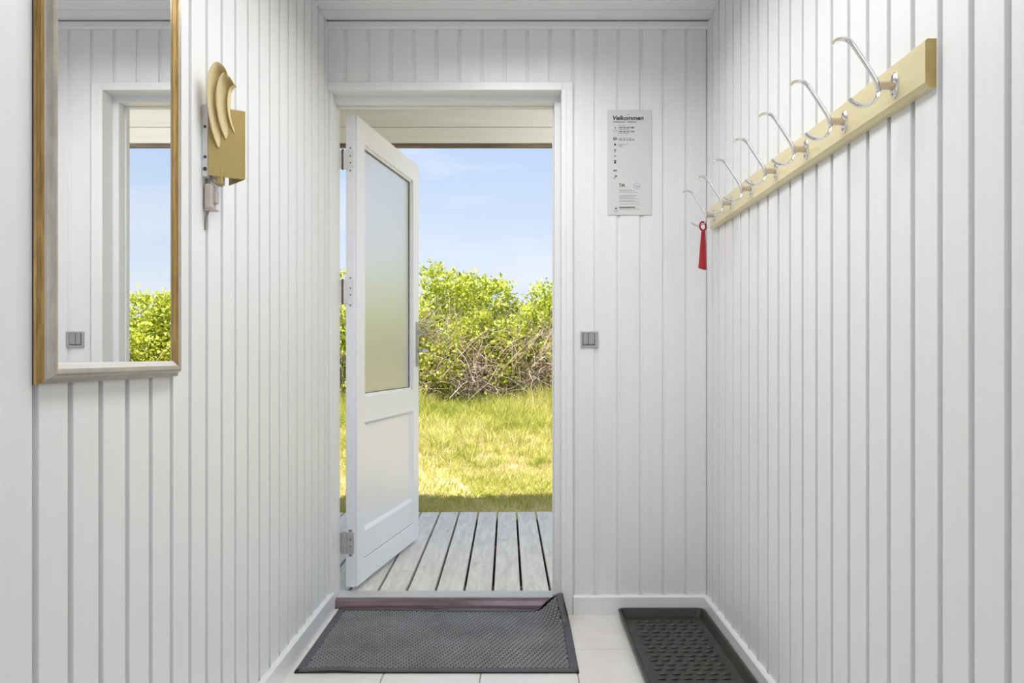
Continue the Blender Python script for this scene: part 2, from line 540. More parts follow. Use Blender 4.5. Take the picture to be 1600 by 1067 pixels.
def side_wall(name, X, sgn, y_ref, pitch, label, ystart, yend):
    w = box(name, X - sgn * G, X - sgn * 0.12, REAR - 0.1, YO, -0.1, ZC + 0.08, 'wall')
    tag(w, label, 'wall', kind='structure')
    k0 = math.floor((ystart - y_ref) / pitch) - 1
    cache = {}
    k = k0
    while True:
        a = y_ref + k * pitch + GW / 2
        b = y_ref + (k + 1) * pitch - GW / 2
        k += 1
        if b < ystart + 0.01: continue
        if a > yend - 0.004: break
        a = max(a, ystart); b = min(b, yend)
        key = round(b - a, 4)
        if key not in cache:
            cache[key] = MB().prism(board_poly(key, sgn), 0.0, ZC, 'z').mesh('board', ['wall'])
        obj('board', cache[key], w, (X, (a + b) / 2, 0))
    return w
wl = side_wall('wall_left', XL, 1, 1.1684, 0.09136, 'white vertical tongue-and-groove panelling behind the gilt mirror', REAR, YF)
wr = side_wall('wall_right', XR, -1, 1.1316, 0.0913, 'white vertical tongue-and-groove panelling carrying the coat rack', REAR, YB)

# end wall round the door opening
OPX1 = 0.1705        # right side of the opening in the panelling
OPZ = 2.099
wb = MB()
wb.box(OPX1, XR + 0.1, YB + 0.005, YO, -0.1, ZC + 0.08)
wb.box(XL - 0.1, OPX1, YB + 0.005, YO, OPZ, ZC + 0.08)
wb = wb.build('wall_back', ['wall'])
tag(wb, 'white panelled end wall around the open front door', 'wall', kind='structure')
g0 = 0.396
k = -14
while True:
    a = g0 + k * 0.0912 + 0.0065; b = g0 + (k + 1) * 0.0912 - 0.0065
    k += 1
    if b < XL + 0.006: continue
    if a > XR - 0.004: break
    a = max(a, XL); b = min(b, XR)
    z0 = 0.0 if a > OPX1 - 0.002 else OPZ
    if a < OPX1 - 0.002 < b:
        # board split by the opening edge
        for (aa, bb, zz) in ((a, OPX1, OPZ), (OPX1, b, 0.0)):
            MB().prism([(aa, YB + 0.012), (aa, YB), (bb, YB), (bb, YB + 0.012)], zz, ZC, 'z').build('board', ['wall'], wb)
        continue
    MB().prism([(a, YB + 0.012), (a, YB + 0.0016), (a + 0.0016, YB), (b - 0.0016, YB), (b, YB + 0.0016), (b, YB + 0.012)], z0, ZC, 'z').build('board', ['wall'], wb)

# rear wall with an added window for fill light (behind the camera)
rw = MB()
wx0, wx1, wz0, wz1 = -0.58, 0.58, 0.78, 2.08
rw.box(XL - 0.1, wx0, REAR - 0.12, REAR, -0.1, ZC + 0.08)
rw.box(wx1, XR + 0.1, REAR - 0.12, REAR, -0.1, ZC + 0.08)
rw.box(wx0, wx1, REAR - 0.12, REAR, -0.1, wz0)
rw.box(wx0, wx1, REAR - 0.12, REAR, wz1, ZC + 0.08)
rw = rw.build('wall_rear', ['wall'])
tag(rw, 'plain white wall with added window behind the viewer', 'wall', kind='structure')
win = empty('fill_window_1', (0, REAR, wz0))
tag(win, 'added white framed window for fill light behind the viewer', 'window', kind='structure')
wf = MB()
for (a, b, c_, d) in ((wx0, wx0 + 0.05, wz0, wz1), (wx1 - 0.05, wx1, wz0, wz1), (wx0 + 0.05, wx1 - 0.05, wz0, wz0 + 0.05), (wx0 + 0.05, wx1 - 0.05, wz1 - 0.05, wz1)):
    wf.box(a, b, -0.05, -0.005, c_ - wz0, d - wz0, 0.003)
wf.build('fill_window_frame', ['window'], win)
MB().box(wx0 - 0.03, wx1 + 0.03, 0.002, 0.06, -0.03, -0.005, 0.004).build('fill_window_sill', ['window'], win)

# skirting boards
def skirting(name, poly, a0, a1, axis, label):
    o = MB().prism(poly, a0, a1, axis).build(name, ['base'])
    tag(o, label, 'baseboard', kind='structure')
    return o
BH, BT = 0.078, 0.015
skirting('baseboard_left', [(XL, 0), (XL + BT, 0), (XL + BT, BH - 0.006), (XL + BT - 0.005, BH), (XL, BH)], REAR, YF - 0.03, 'y', 'white skirting board along the foot of the mirror wall')
skirting('baseboard_right', [(XR, 0), (XR, BH), (XR - BT + 0.005, BH), (XR - BT, BH - 0.006), (XR - BT, 0)], REAR, YB - BT, 'y', 'white skirting board running beside the black shoe tray')
skirting('baseboard_back', [(YB, 0), (YB, BH), (YB - BT + 0.005, BH), (YB - BT, BH - 0.006), (YB - BT, 0)], 0.2135, XR, 'x', 'white skirting board below the light switch')

# crown strip under the ceiling of the end wall
cs = MB().prism([(YB, ZC), (YB - 0.020, ZC), (YB - 0.020, ZC - 0.022), (YB - 0.016, ZC - 0.026), (YB, ZC - 0.026)], XL, XR, 'x').build('trim_1', ['trim'])
tag(cs, 'narrow white cornice strip above the front door', 'trim', kind='structure')

# long flat fill lamp added on the ceiling, just above the top of the view
cl = empty('ceiling_fill_lamp', (0, 1.80, ZC))
tag(cl, 'added long flat white fill lamp above the middle of the hall', 'ceiling lamp')
MB().box(-0.24, 0.24, -0.78, 0.78, -0.028, 0.0, 0.004).build('fill_lamp_housing', ['white_metal'], cl)
ld_ = bpy.data.lights.new('ceiling_fill_light', 'AREA')
ld_.shape = 'RECTANGLE'; ld_.size = 0.44; ld_.size_y = 1.5
ld_.energy = 17.2
ld_.spread = math.radians(162)
ld_.color = (0.985, 0.99, 1.0)
lo2 = bpy.data.objects.new('ceiling_fill_light', ld_); COL.objects.link(lo2); lo2.parent = cl
lo2.location = (0, 0, -0.030)

# =================================================================== door frame
FRX0, FRX1, FRZ = -0.757, 0.1415, 2.072
fr = empty('trim_2', (0, YF, 0))
tag(fr, 'white door frame and architrave around the open front door', 'door frame', kind='structure')
fr_inv = lambda y: y - YF
def fpart(name, x0, x1, y0, y1, z0, z1, mat='trim', c=0.0015):
    return MB().box(x0, x1, y0 - YF, y1 - YF, z0, z1, c).build(name, [mat], fr)
AW = 0.042
fpart('architrave', OPX1, OPX1 + AW, YB - 0.008, YB, 0.0, OPZ + 0.030)
fpart('architrave', XL, OPX1, YB - 0.008, YB, OPZ, OPZ + 0.030)
fpart('architrave', XL, XL + 0.010, YB + 0.01, YF, 0.0, OPZ)
fpart('lining', OPX1 - 0.004, OPX1 + 0.016, YB - 0.010, YF, 0.0, OPZ + 0.004)
fpart('lining', XL, OPX1 - 0.004, YB - 0.010, YF, OPZ - 0.002, OPZ + 0.016)
fpart('jamb', FRX1, FRX1 + 0.05, YF, YO, 0.0, FRZ + 0.05)
fpart('jamb', FRX0 - 0.05, FRX0, YF, YO, 0.0, FRZ + 0.05)
fpart('head', FRX0, FRX1, YF, YO, FRZ, FRZ + 0.05)
# rebate stop strips seen as fine lines in the frame
fpart('stop_strip', FRX1 - 0.006, FRX1, YF + 0.045, YF + 0.058, 0.042, FRZ)
fpart('stop_strip', FRX0 + 0.004, FRX1 - 0.006, YF + 0.045, YF + 0.058, FRZ - 0.006, FRZ)
# threshold
th = empty('threshold', (0, YF, 0))
tag(th, 'dark red wooden threshold capped with an aluminium strip', 'threshold', kind='structure')
MB().prism([(0.0, 0.0), (0.0, 0.012), (0.006, 0.030), (0.016, 0.037), (0.105, 0.037), (0.105, 0.0)], FRX0 + 0.001, FRX1 - 0.001, 'x').build('sill', ['redwood'], th)
MB().prism([(0.018, 0.0372), (0.018, 0.041), (0.021, 0.0425), (0.098, 0.0425), (0.098, 0.0372)], FRX0 + 0.002, FRX1 - 0.002, 'x').build('metal_strip', ['alu'], th)

# =================================================================== door leaf
BX, BY = -0.690, 3.110
DOOR_ROT = math.atan2(0.9855, 0.1695)
LW, DT = 0.877, 0.046
DZ0, DZ1 = 0.058, 2.054
dr = empty('door_1', (BX, BY, 0), DOOR_ROT)
tag(dr, 'white half-glazed front door standing open onto the deck', 'door', kind='structure')
def dpart(name, s0, s1, t0, t1, z0, z1, mat='door', c=0.002, parent=None):
    return MB().box(s0, s1, t0, t1, z0, z1, c).build(name, [mat], parent or dr)
ST = 0.100
GB, GT = 0.860, 1.955          # glass opening
PB, PT = 0.276, 0.744          # lower panel
MB().box(0, ST, 0.008, DT, DZ0, DZ1, 0.0015).box(0.010, ST, 0, 0.008, DZ0, DZ1, 0.001).build('stile', ['door'], dr)
MB().box(LW - ST, LW - 0.010, 0, 0.010, DZ0, DZ1, 0.001).box(LW - ST, LW, 0.010, DT, DZ0, DZ1, 0.0015).build('stile', ['door'], dr)
dpart('rail', ST, LW - ST, 0.0005, DT, GT, DZ1)
dpart('rail', ST, LW - ST, 0.0005, DT, PT, GB)
dpart('rail', ST, LW - ST, 0.0015, DT, DZ0 + 0.098, PB, c=0.004)
dpart('rail', ST, LW - ST, 0.0005, DT, DZ0, DZ0 + 0.096, c=0.002)
dpart('panel', ST - 0.002, LW - ST + 0.002, 0.014, 0.032, PB - 0.002, PT + 0.002, c=0)
pn = MB()   # sloped moulding round the lower panel
for (a, b, c_, d, ax) in ((ST, LW - ST, PB, PB + 0.012, 'h'), (ST, LW - ST, PT - 0.012, PT, 'h')):
    lo = c_ == PB
    poly = [(0.014, c_), (0.014, d), (0.003, c_)] if lo else [(0.014, c_), (0.014, d), (0.003, d)]
    pn.prism(poly, a, b, 'x')
for (a, b, left) in ((ST, ST + 0.012, True), (LW - ST - 0.012, LW - ST, False)):
    poly = [(a, 0.003), (a, 0.014), (b, 0.014)] if left else [(b, 0.003), (a, 0.014), (b, 0.014)]
    pn.prism(poly, PB, PT, 'z')
pn.build('panel_moulding', ['door'], dr)
dpart('glass_pane', ST - 0.004, LW - ST + 0.004, 0.021, 0.025, GB - 0.004, GT + 0.004, 'frost', 0)
gbd = MB()
for t0, t1 in ((0.010, 0.020), (0.026, 0.036)):
    gbd.box(ST, ST + 0.010, t0, t1, GB, GT).box(LW - ST - 0.010, LW - ST, t0, t1, GB, GT)
    gbd.box(ST, LW - ST, t0, t1, GB, GB + 0.010).box(ST, LW - ST, t0, t1, GT - 0.010, GT)
gbd.build('glazing_bead', ['door'], dr)
gk = MB()
for t0, t1 in ((0.019, 0.0209), (0.0251, 0.027)):
    gk.box(ST, ST + 0.0125, t0, t1, GB, GT).box(LW - ST - 0.0125, LW - ST, t0, t1, GB, GT)
    gk.box(ST, LW - ST, t0, t1, GB, GB + 0.0125).box(ST, LW - ST, t0, t1, GT - 0.0125, GT)
gk.build('glazing_gasket', ['gap'], dr)
# lock furniture on both faces
for side in (0, 1):
    sg = -1 if side == 0 else 1
    f0 = 0.0 if side == 0 else DT
    sc_ = LW - 0.042
    pl = MB().box(sc_ - 0.018, sc_ + 0.018, f0, f0 + sg * 0.007, 0.978, 1.215, 0.002).build('lock_plate', ['steel'], dr)
    lv = MB()
    lv.tube([(sc_, f0 + sg * 0.006, 1.062), (sc_, f0 + sg * 0.048, 1.062), (sc_ - 0.006, f0 + sg * 0.060, 1.062), (sc_ - 0.020, f0 + sg * 0.064, 1.062), (sc_ - 0.075, f0 + sg * 0.064, 1.062), (sc_ - 0.115, f0 + sg * 0.062, 1.061)],
            [0.009, 0.009, 0.0095, 0.0095, 0.009, 0.008], 10)
    lv.build('door_lever', ['steel'], pl, smooth=True)
    MB().tube([(sc_, f0 + sg * 0.006, 1.158), (sc_, f0 + sg * 0.030, 1.158), (sc_, f0 + sg * 0.045, 1.158)], [0.010, 0.009, 0.005], 10, rb=[0.010, 0.006, 0.012]).build('thumb_turn', ['steel'], pl, smooth=True)
# three hinges on the hinge edge of the leaf
for (z0, z1, mt) in ((1.812, 1.918, 'hingew'), (1.243, 1.370, 'hingew'), (0.188, 0.302, 'hinge')):
    zc = (z0 + z1) / 2
    hp = MB()
    hp.box(-0.002, 0.0, 0.009, DT + 0.004, z0 + 0.012, z1 - 0.012, 0.0006)
    hp.box(-0.002, 0.0, 0.016, 0.034, z0, z0 + 0.013, 0.0006)
    hp.box(-0.002, 0.0, 0.016, 0.034, z1 - 0.013, z1, 0.0006)
    hp = hp.build('hinge', [mt], dr)
    MB().box(-0.006, -0.002, DT - 0.006, DT + 0.024, z0 + 0.014, z1 - 0.014, 0.0006).build('hinge_wing', [mt], hp)
    MB().tube([(-0.004, DT + 0.012, z0 + 0.010), (-0.004, DT + 0.012, z1 - 0.010)], 0.0050, 10, up=(1, 0, 0)).build('hinge_pin', ['rust' if mt != 'hinge' else 'hinge'], hp, smooth=True)
    for zz in (z0 + 0.006, zc - 0.014, zc + 0.014, z1 - 0.006):
        MB().tube([(-0.0028, 0.025, zz), (-0.0018, 0.025, zz)], 0.0032, 8, up=(0, 0, 1)).build('screw', ['hole'], hp)

# =================================================================== porch and deck
DECKZ = 0.034
dk = empty('deck', (0, YO, DECKZ), math.radians(1.0))
tag(dk, 'weathered grey timber deck outside the front door', 'deck', kind='structure')
DP, DG = 0.1225, 0.0115
DY1 = 4.735 - YO
plank_me = MB().box(-(DP - DG) / 2, (DP - DG) / 2, 0.012, DY1, -0.028, 0.0, 0.002).mesh('plank', ['deck'])
for k in range(-34, 30):
    xc = -0.114 + DP / 2 + k * DP
    short = -0.0
    obj('plank', plank_me, dk, (xc, 0.0 - 0.0175 * 0, 0))
for yj in (0.15, 0.85, 1.5):
    MB().box(-4.2, 3.6, yj, yj + 0.045, -0.14, -0.029).build('joist', ['rawwood'], dk)

MB().box(-4.2, 3.6, 0.0, DY1 - 0.02, -0.150, -0.142).build('gap_shade_sheet', ['gap'], dk)  # dark sheet added so the plank gaps read as deep shade
pr = empty('porch_roof', (0, YO, 2.6))
tag(pr, 'white boarded porch roof and fascia above the deck', 'porch', kind='structure')
FY = 4.66
MB().box(-7, 6, FY - YO, FY + 0.022 - YO, 2.482 - 2.6, 2.594 - 2.6, 0.003).build('fascia_board', ['fascia'], pr)
MB().box(-7, 6, FY - YO, FY + 0.022 - YO, 2.380 - 2.6, 2.479 - 2.6, 0.003).build('fascia_board', ['fascia'], pr)
MB().box(-7, 6, FY + 0.004 - YO, FY + 0.03 - YO, 2.354 - 2.6, 2.380 - 2.6, 0.002).build('drip_batten', ['rawwood'], pr)
yb = 0.0
sm = MB().box(-7, 6, 0.0, 0.115, 0.0, 0.018, 0.002).mesh('soffit_board', ['fascia'])
for k in range(13):
    obj('soffit_board', sm, pr, (0, 0.02 + k * 0.119, 0.002))
box('roof_deck', -7, 6, -YO + YO - 5.6, FY + 0.06 - YO, 0.03, 0.07, 'roofing', pr)
# fill lamp added on the outside wall to brighten deck and fascia
pl_ = empty('porch_fill_lamp', (0.95, YO + 0.012, 2.32))
tag(pl_, 'added flat white fill lamp on the outside wall beside the door', 'added fill lamp')
MB().box(-0.36, 0.36, 0.0, 0.045, -0.08, 0.08, 0.006).build('fill_lamp_housing', ['white_metal'], pl_)
pd_ = bpy.data.lights.new('porch_fill_light', 'AREA'); pd_.shape = 'RECTANGLE'; pd_.size = 0.68; pd_.size_y = 0.13
pd_.energy = 27; pd_.color = (1.0, 0.985, 0.96)
po_ = bpy.data.objects.new('porch_fill_light', pd_); COL.objects.link(po_); po_.parent = pl_
po_.location = (0, 0.048, 0)
po_.rotation_euler = Vector((0, 1, -0.6)).to_track_quat('-Z', 'Z').to_euler()
# outside wall of the house either side of the entrance
hw = MB()
hw.box(-6.5, FRX0 - 0.05, YO - 0.06, YO, -0.1, 2.6).box(FRX1 + 0.05, 5.5, YO - 0.06, YO, -0.1, 2.6).box(FRX0 - 0.05, FRX1 + 0.05, YO - 0.06, YO, FRZ + 0.05, 2.6)
hw = hw.build('wall_outside', ['cladding'])
tag(hw, 'painted outside wall of the house around the entrance', 'wall', kind='structure')
hw.location = (0, 0.001, 0)

# =================================================================== ground
def gz(x, y):
    t = np.clip((np.asarray(y, float) - 5.6) / 5.4, 0, 1)
    base = -0.085 + 0.335 * t * t * (3 - 2 * t) - 0.12 * np.clip((4.75 - np.asarray(y, float)) / 0.2, 0, 1)
    return base + 0.018 * np.sin(np.asarray(x) * 1.7 + 0.6) * np.cos(np.asarray(y) * 1.3) * np.clip((np.asarray(y) - 5.0), 0, 1)
nx, ny = 70, 60
gx = np.linspace(-30, 30, nx); gy = np.concatenate([np.linspace(3.0, 12, 40), np.linspace(12.6, 45, 20)])
verts = [(x, y, float(gz(x, y))) for y in gy for x in gx]
faces = [(j * nx + i, j * nx + i + 1, (j + 1) * nx + i + 1, (j + 1) * nx + i) for j in range(ny - 1) for i in range(nx - 1)]
gr = obj('ground', mesh_from('ground', verts, faces, 'ground', smooth=True))
tag(gr, 'sandy ground with dry turf beyond the deck', 'ground', kind='structure')

# =================================================================== gilt mirror
mi_ = empty('wall_mirror', (XL, 1.394, 0.989))
tag(mi_, 'tall rectangular mirror in an aged gold and silver frame', 'mirror')
MY0, MY1, MZ0, MZ1 = 1.1595 - 1.394, 1.628 - 1.394, 0.0, 1.02
PROF = [(0.0, 0.0), (0.0, 0.0025), (0.0018, 0.0062), (0.0006, 0.0078), (0.0030, 0.0112), (0.0018, 0.0128), (0.0060, 0.0155), (0.0095, 0.0170),
        (0.0105, 0.0205), (0.0135, 0.0255), (0.0175, 0.028), (0.0215, 0.0275), (0.0250, 0.0250), (0.0275, 0.0215), (0.0290, 0.0210), (0.0320, 0.0195), (0.0350, 0.0172), (0.0350, 0.0)]
W_ = 0.035
def frame_bar(side):
    v = []; f = []; mi = []
    n = len(PROF)
    for end in (0, 1):
        for (w, h) in PROF:
            if side == 'near': v.append((h, MY0 + w, (MZ0 + w) if end == 0 else (MZ1 - w)))
            if side == 'far': v.append((h, MY1 - w, (MZ0 + w) if end == 0 else (MZ1 - w)))
            if side == 'low': v.append((h, (MY0 + w) if end == 0 else (MY1 - w), MZ0 + w))
            if side == 'top': v.append((h, (MY0 + w) if end == 0 else (MY1 - w), MZ1 - w))
    for i in range(n):
        f.append((i, (i + 1) % n, (i + 1) % n + n, i + n))
        if i < 1: mi.append(0)
        elif i < 6: mi.append(2 if side == 'low' else 1)
        elif i < 12: mi.append(2)
        elif i < 16: mi.append(1 if side in ('far', 'near') else 3)
        else: mi.append(0)
    b = MB(); b.v = v; b.f = f; b.mi = mi
    return b.build('frame_rail', ['fr_dark', 'fr_gold', 'fr_silver', 'fr_sheen'], mi_, smooth=False)
for sd_ in ('near', 'far', 'low', 'top'):
    frame_bar(sd_)
MB().box(0.002, 0.0168, MY0 + 0.03, MY1 - 0.03, MZ0 + 0.03, MZ1 - 0.03).build('mirror_glass', ['mirror'], mi_)

# =================================================================== gold wall lamp
lp0 = Vector((XL, 1.83, 1.47))
lp = empty('wall_lamp', lp0)
tag(lp, 'gold metal wall lamp with curved fins beside the mirror', 'wall lamp')
def lx(p): return tuple(Vector(p) - lp0)
X0, Y0, X1, Y1, X2, Y2 = -0.750, 1.775, -0.6775, 1.820, -0.7425, 1.886
LZ0, LZ1 = 1.470, 1.638
b = MB()
b.box(XL - lp0.x, -0.752 - lp0.x, 1.7785 - lp0.y, 1.882 - lp0.y, -0.002, 0.172, 0.001)
b.build('back_box', ['white_metal'], lp)
for zz in (0.045, 0.118, 0.016):
    MB().tube([(0.008, 1.7785 - lp0.y - 0.0015, zz), (0.008, 1.7785 - lp0.y + 0.001, zz)], 0.0035 if zz > 0.02 else 0.0048, 10).build('screw', ['hole'], lp)
# V-shaped folded front plate
t_ = 0.0016
def wing(xa, ya, xb, yb):
    d = Vector((xb - xa, yb - ya)).normalized(); n = Vector((-d.y, d.x)) * t_
    return [(xa - lp0.x, ya - lp0.y), (xb - lp0.x, yb - lp0.y), (xb - lp0.x + n.x, yb - lp0.y + n.y), (xa - lp0.x + n.x, ya - lp0.y + n.y)]
MB().prism(wing(X0, Y0, X1, Y1), LZ0 - lp0.z, LZ1 - lp0.z, 'z').prism(wing(X1, Y1, X2, Y2), LZ0 - lp0.z, LZ1 - lp0.z, 'z').build('folded_plate', ['gold'], lp)
# curved fins punched out of the plate
def plate_y(px):
    # depth of the near wing seen at pixel column px
    u = min(max((px - 325.4) / (383.2 - 325.4), -0.1), 1.0)
    return Y0 + (Y1 - Y0) * u
def bez(pts, n):
    pts = [Vector(p) for p in pts]
    out = []
    m = len(pts)
    for i in range(m - 1):
        p0 = pts[max(i - 1, 0)]; p1 = pts[i]; p2 = pts[i + 1]; p3 = pts[min(i + 2, m - 1)]
        for k in range(n):
            t = k / n
            out.append(0.5 * ((2 * p1) + (-p0 + p2) * t + (2 * p0 - 5 * p1 + 4 * p2 - p3) * t * t + (-p0 + 3 * p1 - 3 * p2 + p3) * t ** 3))
    out.append(pts[-1])
    return out
fins = [
    ([(340, 230), (331, 203), (325, 172), (322.5, 140), (326, 112), (337, 96.5), (350, 104), (357, 121)],
     [(343, 231), (345, 208), (345, 182), (345, 158), (347, 138), (351, 127), (355, 123), (358, 122)], 0.026),
    ([(352, 217), (344, 196), (339, 172), (337.5, 148), (341, 126), (349, 113.5), (358, 119), (366, 132)],
     [(354, 217), (358, 202), (360, 183), (360.5, 165), (361, 150), (363, 140), (365, 135), (367, 133)], 0.020),
    ([(366, 208), (360, 192), (356, 174), (355.5, 154), (358.5, 139), (363, 133.5), (366, 132.5), (368, 133)],
     [(367, 208), (363.5, 195), (360.5, 178), (359.5, 160), (361.5, 146), (365, 138.5), (367, 136.5), (368.5, 135)], 0.012)]
for lip, back, q in fins:
    lc = bez(lip, 6); bc = bez(back, 6)
    v = []; f = []
    NS = 6
    m = len(lc)
    for i in range(m):
        s = i / (m - 1)
        rise = math.sin(min(1.0, s / 0.55) * math.pi / 2)
        A = at(lc[i].x, lc[i].y, plate_y(lc[i].x) - 0.002 - q * 0.9 * rise)
        B = at(bc[i].x, bc[i].y, plate_y(bc[i].x) - 0.001 + 0.006 * rise)
        for j in range(NS):
            tt = j / (NS - 1)
            p = A.lerp(B, tt)
            # concave sweep from lip to root
            p.y += 0.006 * rise * math.sin(tt * math.pi)
            v.append(lx(p))
    for i in range(m - 1):
        for j in range(NS - 1):
            f.append((i * NS + j, i * NS + j + 1, (i + 1) * NS + j + 1, (i + 1) * NS + j))
    fo = obj('fin', mesh_from('fin', v, f, 'goldlight', smooth=True), lp)
    so = fo.modifiers.new('thickness', 'SOLIDIFY'); so.thickness = 0.0014; so.offset = 0
# bulb holder tab and the flex looping out of the lamp
MB().box(-0.738 - lp0.x, -0.722 - lp0.x, 1.79 - lp0.y, 1.806 - lp0.y, -0.018, 0.02, 0.002).build('bulb_holder', ['gold'], lp)
fx = bez([(-0.752, 1.795, 1.475), (-0.748, 1.793, 1.462), (-0.735, 1.793, 1.450), (-0.724, 1.797, 1.449), (-0.722, 1.799, 1.456)], 5)
MB().tube([lx(p) for p in fx], 0.0022, 6).build('flex', ['cord'], lp, smooth=True)

# cord dimmer under the lamp
cd0 = Vector((XL, 1.797, 1.392))
cd = empty('cord_switch', cd0)
tag(cd, 'small beige cord switch hanging below the gold wall lamp', 'switch')
MB().box(0.004, 0.022, -0.015, 0.013, 0.0, 0.060, 0.003).build('switch_body', ['beige'], cd)
MB().box(0.020, 0.030, -0.004, 0.012, 0.014, 0.042, 0.002).build('switch_slider', ['beige'], cd)
MB().box(0.003, 0.030, -0.012, 0.014, -0.004, 0.0005, 0.001).build('switch_base', ['beige'], cd)
MB().tube([(0.012, -0.002, 0.058), (0.012, -0.003, 0.068), (0.013, -0.004, 0.080)], 0.0026, 6).build('flex', ['cord'], cd, smooth=True)
MB().tube([(0.011, -0.002, 0.0), (0.008, -0.003, -0.010), (0.004, -0.003, -0.020), (0.002, -0.003, -0.05)], 0.0026, 6).build('flex', ['cord'], cd, smooth=True)

# =================================================================== coat rack
cr0 = Vector((XR, 2.08, 1.562))
rk = empty('coat_rack', cr0)
tag(rk, 'yellow pine coat rack with seven chrome hooks', 'coat rack')
RT, RH = 0.020, 0.0875
ry0, ry1 = 1.3254 - cr0.y, 2.828 - cr0.y
b = MB()
b.prism([(0, -RH / 2), (0, RH / 2), (-RT + 0.004, RH / 2), (-RT, RH / 2 - 0.004), (-RT, -RH / 2 + 0.009), (-RT + 0.007, -RH / 2)], ry0, ry1, 'y', 0, 1)
b.build('rail_board', ['rail', 'railend'], rk)
def hook_meshes():
    # local: x toward the room is negative, origin on the rail face
    a = MB()
    a.tube([(-0.002, 0, 0), (-0.014, 0, 0), (-0.034, 0, 0)], [0.0092, 0.0078, 0.0086], 12, up=(0, 0, 1), mi=1)
    path = bez([(-0.0315, 0, -0.010), (-0.034, 0, 0.002), (-0.0385, 0, 0.014), (-0.056, 0, 0.042), (-0.072, 0, 0.066), (-0.082, 0, 0.0805), (-0.091, 0, 0.0885), (-0.102, 0, 0.0905), (-0.113, 0, 0.0885), (-0.120, 0, 0.0835)], 4)
    n = len(path)
    rin = []; ry = []
    for i in range(n):
        s = i / (n - 1)
        rin.append(0.0051 if s < 0.62 else 0.0051 - 0.0020 * min(1, (s - 0.62) / 0.2))
        ry.append(0.0051 if s < 0.55 else 0.0051 + 0.0028 * min(1, (s - 0.55) / 0.3) * (1.0 if s < 0.97 else 0.7))
    a.tube(path, ry, 10, up=(0, 0, 1), rb=rin)
    arm = a.mesh('hook', ['chrome', 'stem_reflection'], True)
    lowp = bez([(-0.033, 0, 0.004), (-0.032, 0, -0.010), (-0.036, 0, -0.024), (-0.046, 0, -0.035), (-0.059, 0, -0.0395), (-0.072, 0, -0.0375), (-0.083, 0, -0.031), (-0.089, 0, -0.0255)], 4)
    n = len(lowp)
    wy = [0.0045 + 0.0045 * math.sin(min(1, i / (n - 1) / 0.35) * math.pi / 2) - 0.003 * max(0, (i / (n - 1) - 0.7) / 0.3) for i in range(n)]
    lo = MB().tube(lowp, wy, 10, up=(0, 0, 1), rb=[0.0028 if i > 4 else 0.0040 for i in range(n)]).mesh('lower_hook', ['chrome'], True)
    # oval screw plate, slightly domed
    pl = MB()
    rings = [(1.0, 0.0), (1.0, 0.002), (0.86, 0.0042), (0.5, 0.0058)]
    N = 20
    v = []
    for (k_, h) in rings:
        for j in range(N):
            th_ = 2 * math.pi * j / N
            v.append((-h, 0.0150 * k_ * math.cos(th_), 0.0255 * k_ * math.sin(th_)))
    f = []
    for i in range(len(rings) - 1):
        for j in range(N):
            f.append((i * N + j, i * N + (j + 1) % N, (i + 1) * N + (j + 1) % N, (i + 1) * N + j))
    f.append(tuple(range(N))); f.append(tuple((len(rings) - 1) * N + j for j in range(N)))
    pl.add(v, f)
    plate = pl.mesh('screw_plate', ['chrome'], True)
    sc = MB().tube([(-0.0035, 0, 0), (-0.0062, 0, 0)], [0.0034, 0.0028], 10, up=(0, 0, 1)).mesh('screw', ['screw'], True)
    return arm, lo, plate, sc
arm, lo, plate, scr = hook_meshes()
HY = [1.432 + 0.2205 * k for k in range(7)]
for y in HY:
    h = obj('hook', arm, rk, (-RT, y - cr0.y, -0.002))
    obj('lower_hook', lo, h); obj('screw_plate', plate, h)
    obj('screw', scr, h, (0, 0, 0.017)); obj('screw', scr, h, (0, 0, -0.017))

# red shoehorn on the farthest hook
hx = XR - RT - 0.0445
hz = 1.560 - 0.0322
sh0 = Vector((hx, HY[6], hz))
sh = empty('shoehorn', sh0, math.radians(32))
tag(sh, 'red plastic shoehorn hanging by its ring on the coat rack', 'shoehorn')
Rr, rr = 0.0160, 0.0036
ringc = -Rr + 0.0075
v = []; f = []
N, K = 24, 8
for i in range(N):
    a_ = 2 * math.pi * i / N
    for j in range(K):
        b_ = 2 * math.pi * j / K
        r_ = Rr + rr * 1.15 * math.cos(b_)
        v.append((r_ * math.sin(a_), 0.0026 * math.sin(b_), ringc + r_ * math.cos(a_)))
for i in range(N):
    for j in range(K):
        f.append((i * K + j, ((i + 1) % N) * K + j, ((i + 1) % N) * K + (j + 1) % K, i * K + (j + 1) % K))
MB().add(v, f).build('hanging_ring', ['red'], sh, smooth=True)
# curved tapering blade
v = []; f = []
NZ, NW = 14, 9
ztop, zbot = ringc - Rr - 0.001, ringc - Rr - 0.148
for i in range(NZ):
    s = i / (NZ - 1)
    hw_ = 0.0085 + 0.0135 * s ** 0.8
    z = ztop + (zbot - ztop) * s
    for j in range(NW):
        w = -1 + 2 * j / (NW - 1)
        drop = 0.008 * max(0, (s - 0.86) / 0.14) * (w * w)
        v.append((w * hw_, -0.012 * s * (1 - w * w) + 0.004 * s - 0.002, z + drop))
for i in range(NZ - 1):
    for j in range(NW - 1):
        f.append((i * NW + j, i * NW + j + 1, (i + 1) * NW + j + 1, (i + 1) * NW + j))
bl = obj('blade', mesh_from('blade', v, f, 'red', smooth=True), sh)
so = bl.modifiers.new('thickness', 'SOLIDIFY'); so.thickness = 0.0028; so.offset = 0

